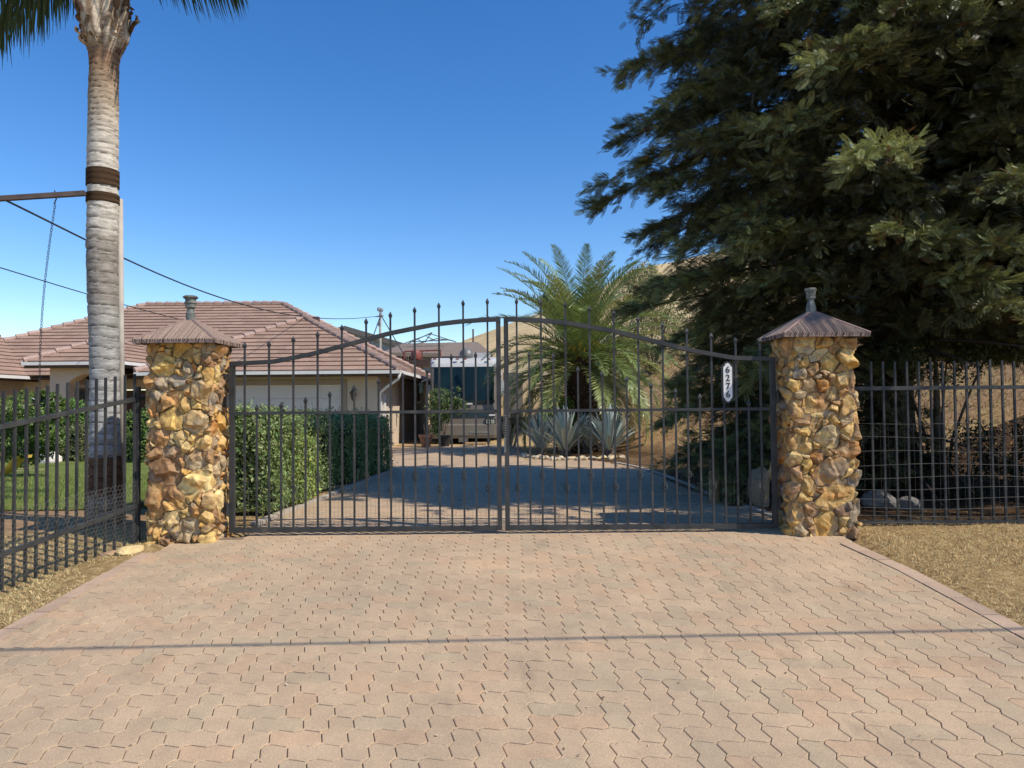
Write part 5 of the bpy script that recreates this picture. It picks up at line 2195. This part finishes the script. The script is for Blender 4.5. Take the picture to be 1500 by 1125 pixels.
slab(M['rvbody'], 'bumper', [(ry0 - .06, zl0), (ry0 - .09, zl0 + .12), (ry0 - .07, zb0 - .30), (ry0 + .0, zb0 - .25), (ry0 + .1, zb0 - .3), (ry0 + .1, zl0)], rx0 - .02, rx1 + .02, RV)
for sx in (rx0 + .28, rx1 - .28):
    h_ = MB()
    h_.bb(sx - .19, sx + .19, ry0 - .03, ry0 + .02, zb0 - .27, zb0 - .07)
    o_ = h_.build('headlight', M['rvdark'], RV)
    MB().lathe([(.075, -.01), (.07, .01)], (sx, ry0 - .04, zb0 - .17), 12).build('lens', M['glass'], o_)
    m_ = MB()
    for q in range(2):
        m_.bb(sx - .15 + q * .17, sx - .02 + q * .17, ry0 - .04, ry0 - .03, zb0 - .24, zb0 - .10)
    m_.build('lamp', M['chrome'], o_)
pz_ = at(679, 644, ry0).z
pq_ = at(679, 644, ry0).x
MB().bb(pq_ - .17, pq_ + .17, ry0 - .14, ry0 - .125, pz_ - .08, pz_ + .08).build('licence_plate', M['wire'], RV)
q = at(702, 633, ry0)
m_ = MB()
for k in range(8):
    m_.bb(q.x - .34 + k * .085, q.x - .28 + k * .085, ry0 - .10, ry0 - .085, q.z - .03, q.z + .03)
m_.build('name_letters', M['chrome'], RV)
m_ = MB()
q = at(720, 608, ry0)
m_.bb(q.x - .13, q.x + .13, ry0 - .03, ry0 + .0, q.z - .03, q.z + .03)
q = at(686, 591.5, ry0)
m_.bb(q.x - .15, q.x + .15, ry0 + .02, ry0 + .05, q.z - .03, q.z + .03)
m_.build('badge', M['white'], RV)
for sx in (rx0 + .45, rx1 - .45):
    t_ = MB()
    ring = [(.30, -.13), (.44, -.13), (.48, -.08), (.48, .08), (.44, .13), (.30, .13)]
    vs, fs = [], []
    nn_ = 20
    for j in range(nn_):
        a_ = 2 * PI * j / nn_
        for r_, d in ring:
            vs.append((sx + d, ry0 + 1.2 + r_ * math.cos(a_), .66 + r_ * math.sin(a_)))
    for j in range(nn_):
        for i in range(6):
            fs.append((j * 6 + i, j * 6 + (i + 1) % 6, ((j + 1) % nn_) * 6 + (i + 1) % 6, ((j + 1) % nn_) * 6 + i))
    t_.add(vs, fs)
    wh = thing('x', 'x', 'x', (sx, ry0 + 1.2, .66))
    bpy.data.objects.remove(wh)
    w_ = t_.build('wheel', M['black'], RV)
    MB().bb(sx - .05, sx + .05, ry0 + .95, ry0 + 1.45, .42, .9).build('rim', M['chrome'], w_)
MB().bb(rx0 + .1, rx1 - .1, ry0 + .5, ry0 + 9.5, .45, .64).build('chassis', M['black'], RV)
q = at(683, 521, ry0 + .9)
m_ = MB()
m_.lathe([(.27, -.16), (.27, .02), (.25, .12), (.18, .21), (.08, .26), (.01, .27)], (q.x, ry0 + .95, zt_ + .10), 18)
m_.build('satellite_dome', M['wire'], RV, smooth=True)
MB().bb(-1.55, -.85, ry0 + 1.6, ry0 + 2.4, zt_, zt_ + .24).build('air_conditioner', M['rvwhite'], RV)
for px in (637, 670, 681, 716):
    q = at(px, 526, ry0 + .4)
    MB().bb(q.x - .06, q.x + .06, ry0 + .32, ry0 + .40, q.z - .025, q.z + .025).build('marker_light', M['redmetal'], RV)
m_ = MB()
m_.tube([(rx0 - .02, ry0 + .15, 2.6), (rx0 - .28, ry0 - .15, 2.45)], .02, 6)
m_.bb(rx0 - .34, rx0 - .22, ry0 - .24, ry0 - .12, 2.05, 2.42)
m_.build('mirror', M['rvdark'], RV)
m_ = MB()
m_.tube([(rx1 + .02, ry0 + .15, 2.6), (rx1 + .2, ry0 - .15, 2.45)], .02, 6)
m_.bb(rx1 + .12, rx1 + .28, ry0 - .24, ry0 - .12, 1.95, 2.45)
m_.build('mirror', M['rvwhite'], RV)
for k, sx in enumerate((-2.3, -1.55)):
    m_ = MB()
    m_.tube([(sx, ry0 + .04, zw0 + .04), (sx + .35, ry0 + .12, zw0 + .42)], .012, 4)
    m_.build('wiper', M['black'], RV)
# timber ramp board lying in front
q0, q1 = at(682, 649, 25.5), at(713, 648, 25.5)
tag(MB().bb(q0.x, q1.x, 25.35, 25.7, q0.z - .04, q0.z + .02).bb(q0.x + .1, q0.x + .2, 25.4, 25.65, .17, q0.z - .04).bb(q1.x - .2, q1.x - .1, 25.4, 25.65, .17, q0.z - .04).build('plank_step', M['log'], None, False, (q0.x, 25.5, .17)),
    'light timber plank step lying under the motorhome front bumper', 'step')
# box trailer to the right
TR = thing('box_trailer', 'pale grey box trailer standing between the motorhome and the palm fronds', 'trailer', (.0, 28.3, .17))
MB().bb(-.35, .42, 27.6, 31.5, 1.05, at(750, 546, 27.6).z).build('body', M['rvbody'], TR)
MB().bb(-.30, .38, 27.8, 31.4, .85, 1.05).build('chassis', M['black'], TR)
m_ = MB()
m_.tube([(-.2, 28.6, .55), (-.02, 28.6, .55)], .36, 16)
m_.tube([(.25, 28.6, .55), (.40, 28.6, .55)], .36, 16)
m_.build('wheel', M['black'], TR)

# potted shrub and things in front of the motorhome
rg = np.random.default_rng(707)
q = at(650, 600, 24.6)
pb = thing('potted_shrub', 'leafy shrub in a black tub in front of the motorhome windscreen', 'potted plant', (q.x, 24.6, .19))
V_, F_, C_ = merge([blob_foliage((at(px, py, 24.6).x, 24.6, at(px, py, 24.6).z), (r_, r_ * .8, r_), 1300, .085, (.15, .21, .08), rg, .3, .5) for px, py, r_ in
                    ((645, 585, .42), (640, 605, .45), (655, 600, .4), (665, 575, .26), (636, 625, .3), (672, 595, .28))])
npmesh('foliage', V_, F_, M['leaf'], pb, C_)
MB().lathe([(.17, 0), (.23, .34), (.25, .34), (.25, .38)], (q.x + .02, 24.6, .19), 14).build('tub', M['black'], pb)
m_ = MB()
for a_ in (-.2, 0, .15, .3):
    m_.tube([(q.x, 24.6, .5), (q.x + a_, 24.6, 1.5)], .012, 4)
m_.build('stems', M['bark2'], pb)
q = at(624, 652, 24.0)
tp = thing('terracotta_pot', 'brown terracotta pot standing beside the black tub', 'pot', (q.x, 24.0, .2))
MB().lathe([(.14, 0), (.22, .34), (.25, .34), (.25, .42), (.21, .42), (.19, .36)], (q.x, 24.0, .2), 16).build('bowl', M['terracotta'], tp)
m_ = MB()
for k in range(5):
    m_.tube([(q.x, 24, .5), (q.x + .1 * math.cos(k * 1.3), 24 + .1 * math.sin(k), .95)], .01, 4)
m_.build('dry_stems', M['wood'], tp)

# wooden bench frame and leaning boards
q = at(752, 650, 23.0)
wb = thing('workbench', 'rough brown timber workbench between the gate stiles and the agaves', 'workbench', (q.x + .1, 23.0, .2))
zt2 = at(752, 612, 23).z
MB().bb(q.x - .15, q.x + .42, 22.8, 23.4, zt2 - .05, zt2).build('bench_top', M['darkwood'], wb)
for dx, dy in ((-.1, 22.85), (.37, 22.85), (-.1, 23.33), (.37, 23.33)):
    MB().bb(q.x + dx - .035, q.x + dx + .035, dy - .035, dy + .035, .15, zt2 - .05).build('leg', M['wood'], wb)
m_ = MB()
m_.bb(q.x - .1, q.x + .25, 22.95, 23.2, zt2, zt2 + .16)
m_.build('wood_block', M['wood'], wb)
for k, (px, tl) in enumerate([(741, .22), (747, .26), (752, .30)]):
    q = at(px, 652, 22.6)
    tag(MB().bar((q.x, 22.5, .2), (q.x + tl * .7, 22.75, .95), .09, .025).build('leaning_board', M['log' if k % 2 else 'wood'], None, False, (q.x, 22.5, .2)),
        ['weathered board leaning on the workbench, nearest the motorhome', 'pale board leaning on the workbench between two darker ones', 'weathered board leaning on the workbench, nearest the agaves'][k], 'board', 'boards leaning against the workbench')

# ------------------------------------------------------------------ far buildings
BN = thing('barn', 'grey sided barn with a dark sloping roof behind the house', 'barn', at(545, 520, 60))
q0, q1, q2 = at(489, 482, 60), at(507, 478, 60), at(592, 503, 60)
m_ = MB()
for yy in (60, 66):
    pass
pr = [(q0.x, q0.z), (q1.x, q1.z), (q2.x, q2.z)]
vs = [(x, 59.6, z) for x, z in pr] + [(x, 67, z) for x, z in pr] + [(x, 59.6, z - .45) for x, z in pr] + [(x, 67, z - .45) for x, z in pr]
m_.add(vs, [(0, 1, 4, 3), (1, 2, 5, 4), (6, 7, 1, 0), (7, 8, 2, 1), (8, 11, 5, 2), (0, 3, 9, 6), (6, 9, 10, 7), (7, 10, 11, 8)])
m_.build('roof', M['greyroof'], BN)
m_ = MB()
m_.add([(q0.x + .3, 60, -1), (q2.x - .4, 60, -1), (q2.x - .4, 60, q2.z - .35), (q1.x, 60, q1.z - .4), (q0.x + .3, 60, q0.z - .4), (q0.x + .3, 66, -1), (q2.x - .4, 66, -1), (q2.x - .4, 66, q2.z - .35), (q1.x, 66, q1.z - .4), (q0.x + .3, 66, q0.z - .4)],
       [(0, 1, 2, 3, 4), (1, 6, 7, 2), (5, 0, 4, 9)])
x = q0.x + .5
while x < q2.x - .5:
    zz_ = np.interp(x, [q0.x, q1.x, q2.x], [q0.z, q1.z, q2.z]) - .45
    m_.bb(x, x + .06, 59.95, 60, -1, zz_)
    x += .42
m_.build('wall', M['siding'], BN)

NH = thing('neighbour_house', 'low neighbouring house with brown roof and red-brown walls behind the motorhome', 'house', at(640, 540, 48))
a0, a1, a2, a3 = at(560, 516, 48), at(722, 519, 48), at(700, 501, 52), at(590, 503, 52)
m_ = MB()
m_.add([a0, a1, a2, a3, a0 - Vector((0, 0, .25)), a1 - Vector((0, 0, .25))], [(0, 1, 2, 3), (4, 5, 1, 0)])
m_.add([a3, a2, a2 + Vector((0, 5, -1.6)), a3 + Vector((0, 5, -1.6))], [(0, 1, 2, 3)])
r_ = m_.build('roof', M['brownroof'], NH)
b0, b1, b2 = at(640, 522, 46.5), at(706, 522, 46.5), at(655, 501.5, 50)
m_ = MB()
m_.add([b0, b1, at(700, 502, 50), b2], [(0, 1, 2, 3)])
m_.build('porch_roof', M['brownroof'], NH)
MB().bb(a0.x + .6, a1.x - .6, 49, 52, -1, a0.z - .1).build('wall', M['siding'], NH)
MB().bb(b0.x + .4, b1.x - .3, 47.4, 48.4, -1, b0.z - .02).build('porch_wall', M['redwall'], NH)
for px in (584, 592, 602):
    q = at(px, 526, 48.9)
    w_ = MB().bb(q.x - .2, q.x + .2, 48.9, 48.96, q.z - .3, q.z + .35).build('window', M['white'], NH)
    MB().bb(q.x - .14, q.x + .14, 48.86, 48.9, q.z - .24, q.z + .29).build('pane', M['glass'], w_)
# red frame with a red drum on it
q = at(605, 520, 40)
RK = thing('scaffold_frame', 'rusty red metal frame with a deck rising behind the garage roof', 'scaffold', (q.x, 40, .2))
q0, q1 = at(592, 515, 40), at(645, 513, 40)
m_ = MB()
m_.bar(q0, q1, .08)
m_.bar(Vector((q0.x, 40, .1)), q0, .08)
m_.bar(Vector((q1.x, 40, .1)), q1, .08)
m_.bar(at(618, 514, 40), Vector((at(618, 514, 40).x, 40, .1)), .06)
m_.build('frame', M['redmetal'], RK)
d0, d1 = at(592, 528, 40), at(645, 527, 40)
MB().bb(d0.x, d1.x, 39.6, 41.2, d0.z - .35, d0.z).build('deck', M['darkwood'], RK)
q = at(609, 521, 39.9)
tag(MB().lathe([(.24, -.28), (.28, -.2), (.27, .12), (.22, .26), (.12, .3)], (q.x, 39.9, d0.z + .28), 12).build('red_drum', M['redmetal'], None, True, (q.x, 39.9, d0.z)), 'small red drum standing on the rusty deck behind the garage roof', 'drum')
# bare metal awning frame on the far roof
AF = thing('awning_frame', 'collapsed white metal awning frame lying on the neighbour roof', 'awning frame', at(640, 500, 50))
m_ = MB()
for (a_, b_) in (((592, 503), (631, 489)), ((596, 504), (633, 487)), ((631, 489), (668, 501)), ((606, 505), (640, 496)), ((640, 496), (664, 499)), ((633, 487), (622, 501)), ((612, 497), (620, 502)), ((625, 493), (640, 500)), ((600, 501), (655, 498))):
    m_.tube([at(*a_, 50), at(*b_, 50.5)], .035, 4)
m_.build('struts', M['wire'], AF)

# utility pole
PD = 44
UP = thing('utility_pole', 'slim utility pole with guy wires rising behind the garage roof', 'utility pole', (at(557, 560, PD).x, PD, .1))
MB().tube([(at(557, 560, PD).x, PD, .0), at(557, 452, PD)], .075, 8).build('pole', M['post'], UP)
m_ = MB()
for (a_, b_) in (((556, 466), (540, 512)), ((557, 460), (598, 530))):
    m_.tube([at(*a_, PD), at(*b_, PD - 2)], .03, 4)
m_.build('guy_wire', M['cable'], UP)
m_ = MB()
m_.bar(at(550, 464, PD), at(562, 463, PD), .06)
for px, py in ((555, 453), (559, 454), (558, 461), (556, 475)):
    q = at(px, py, PD)
    m_.lathe([(.09, -.12), (.12, 0), (.08, .12)], q, 8)
m_.build('insulators', M['siding'], UP)
tag(MB().tube([Vector((at(693, 505, 60).x, 60, 0)), at(693, 482, 60)], .08, 6).build('distant_pole', M['steel'], None, False, (at(693, 505, 60).x, 60, 0)), 'thin bare pole standing far behind the motorhome roof', 'pole')


def cable(name, pix, Ds, r, label, cat='cable'):
    pts = [at(p[0], p[1], d) for p, d in zip(pix, Ds)]
    # smooth
    P_ = []
    t = np.linspace(0, 1, len(pts))
    tt = np.linspace(0, 1, 40)
    a_ = np.array([tuple(p) for p in pts])
    co = [np.interp(tt, t, a_[:, k]) for k in range(3)]
    return tag(MB().tube(list(zip(*co)), r, 5).build(name, M['cable'], None, True, pts[0]), label, cat)


def cable_fit(name, pix, D0, D1, r, label, cat='cable'):
    xs_ = np.array([p[0] for p in pix], float)
    ys_ = np.array([p[1] for p in pix], float)
    co = np.polyfit(xs_, ys_, 3 if len(pix) > 4 else 2)
    xx = np.linspace(xs_[0], xs_[-1], 50)
    # depth grows so that the plan view is a straight line
    X0, X1 = (xs_[0] - 750) / F_PX * D0, (xs_[-1] - 750) / F_PX * D1
    pts = []
    for x in xx:
        k = (x - 750) / F_PX
        t = (k * D0 - X0) / ((X1 - X0) - k * (D1 - D0))
        pts.append(at(x, float(np.polyval(co, x)), D0 + (D1 - D0) * t))
    return tag(MB().tube(pts, r, 5, False).build(name, M['cable'], None, True, pts[0]), label, cat)


cable_fit('telephone_wire', [(-60, 262), (0, 289), (60, 320), (125, 350), (180, 378), (270, 418), (350, 443), (430, 462), (490, 467.5), (530, 466), (556, 462)], 9, PD, .016, 'thick black wire sagging from upper left past the palm to the utility pole', 'wire')
cable_fit('telephone_wire', [(-60, 374), (0, 392), (125, 430), (195, 450), (260, 467)], 15, 25.5, .014, 'thin lower black wire running behind the palm to the house roof', 'wire')

# overhead service cable crossing above the apron (it throws the line of shade on the paving)
t_ = 3.95 / SUN.z
def above(px, py):
    # ground point, then up along the sun direction
    v = at(px, py, 10) - CAM
    # intersect with apron slope z = .077 y
    s = CAM.z / (.0769 * v.y - v.z)
    return CAM + v * s
ga0, ga1 = above(0, 952), above(1500, 922)
d_ = (ga1 - ga0)
c0, c1 = ga0 - d_ * 1.2 + SUN * t_, ga1 + d_ * 1.2 + SUN * t_
cpts = []
for i in range(31):
    t = i / 30
    p = c0 + (c1 - c0) * t
    cpts.append(p)
tag(MB().tube(cpts, .0125, 8).build('service_cable', M['cable'], None, True, cpts[0]), 'black overhead service cable crossing above the paving near the street', 'cable')
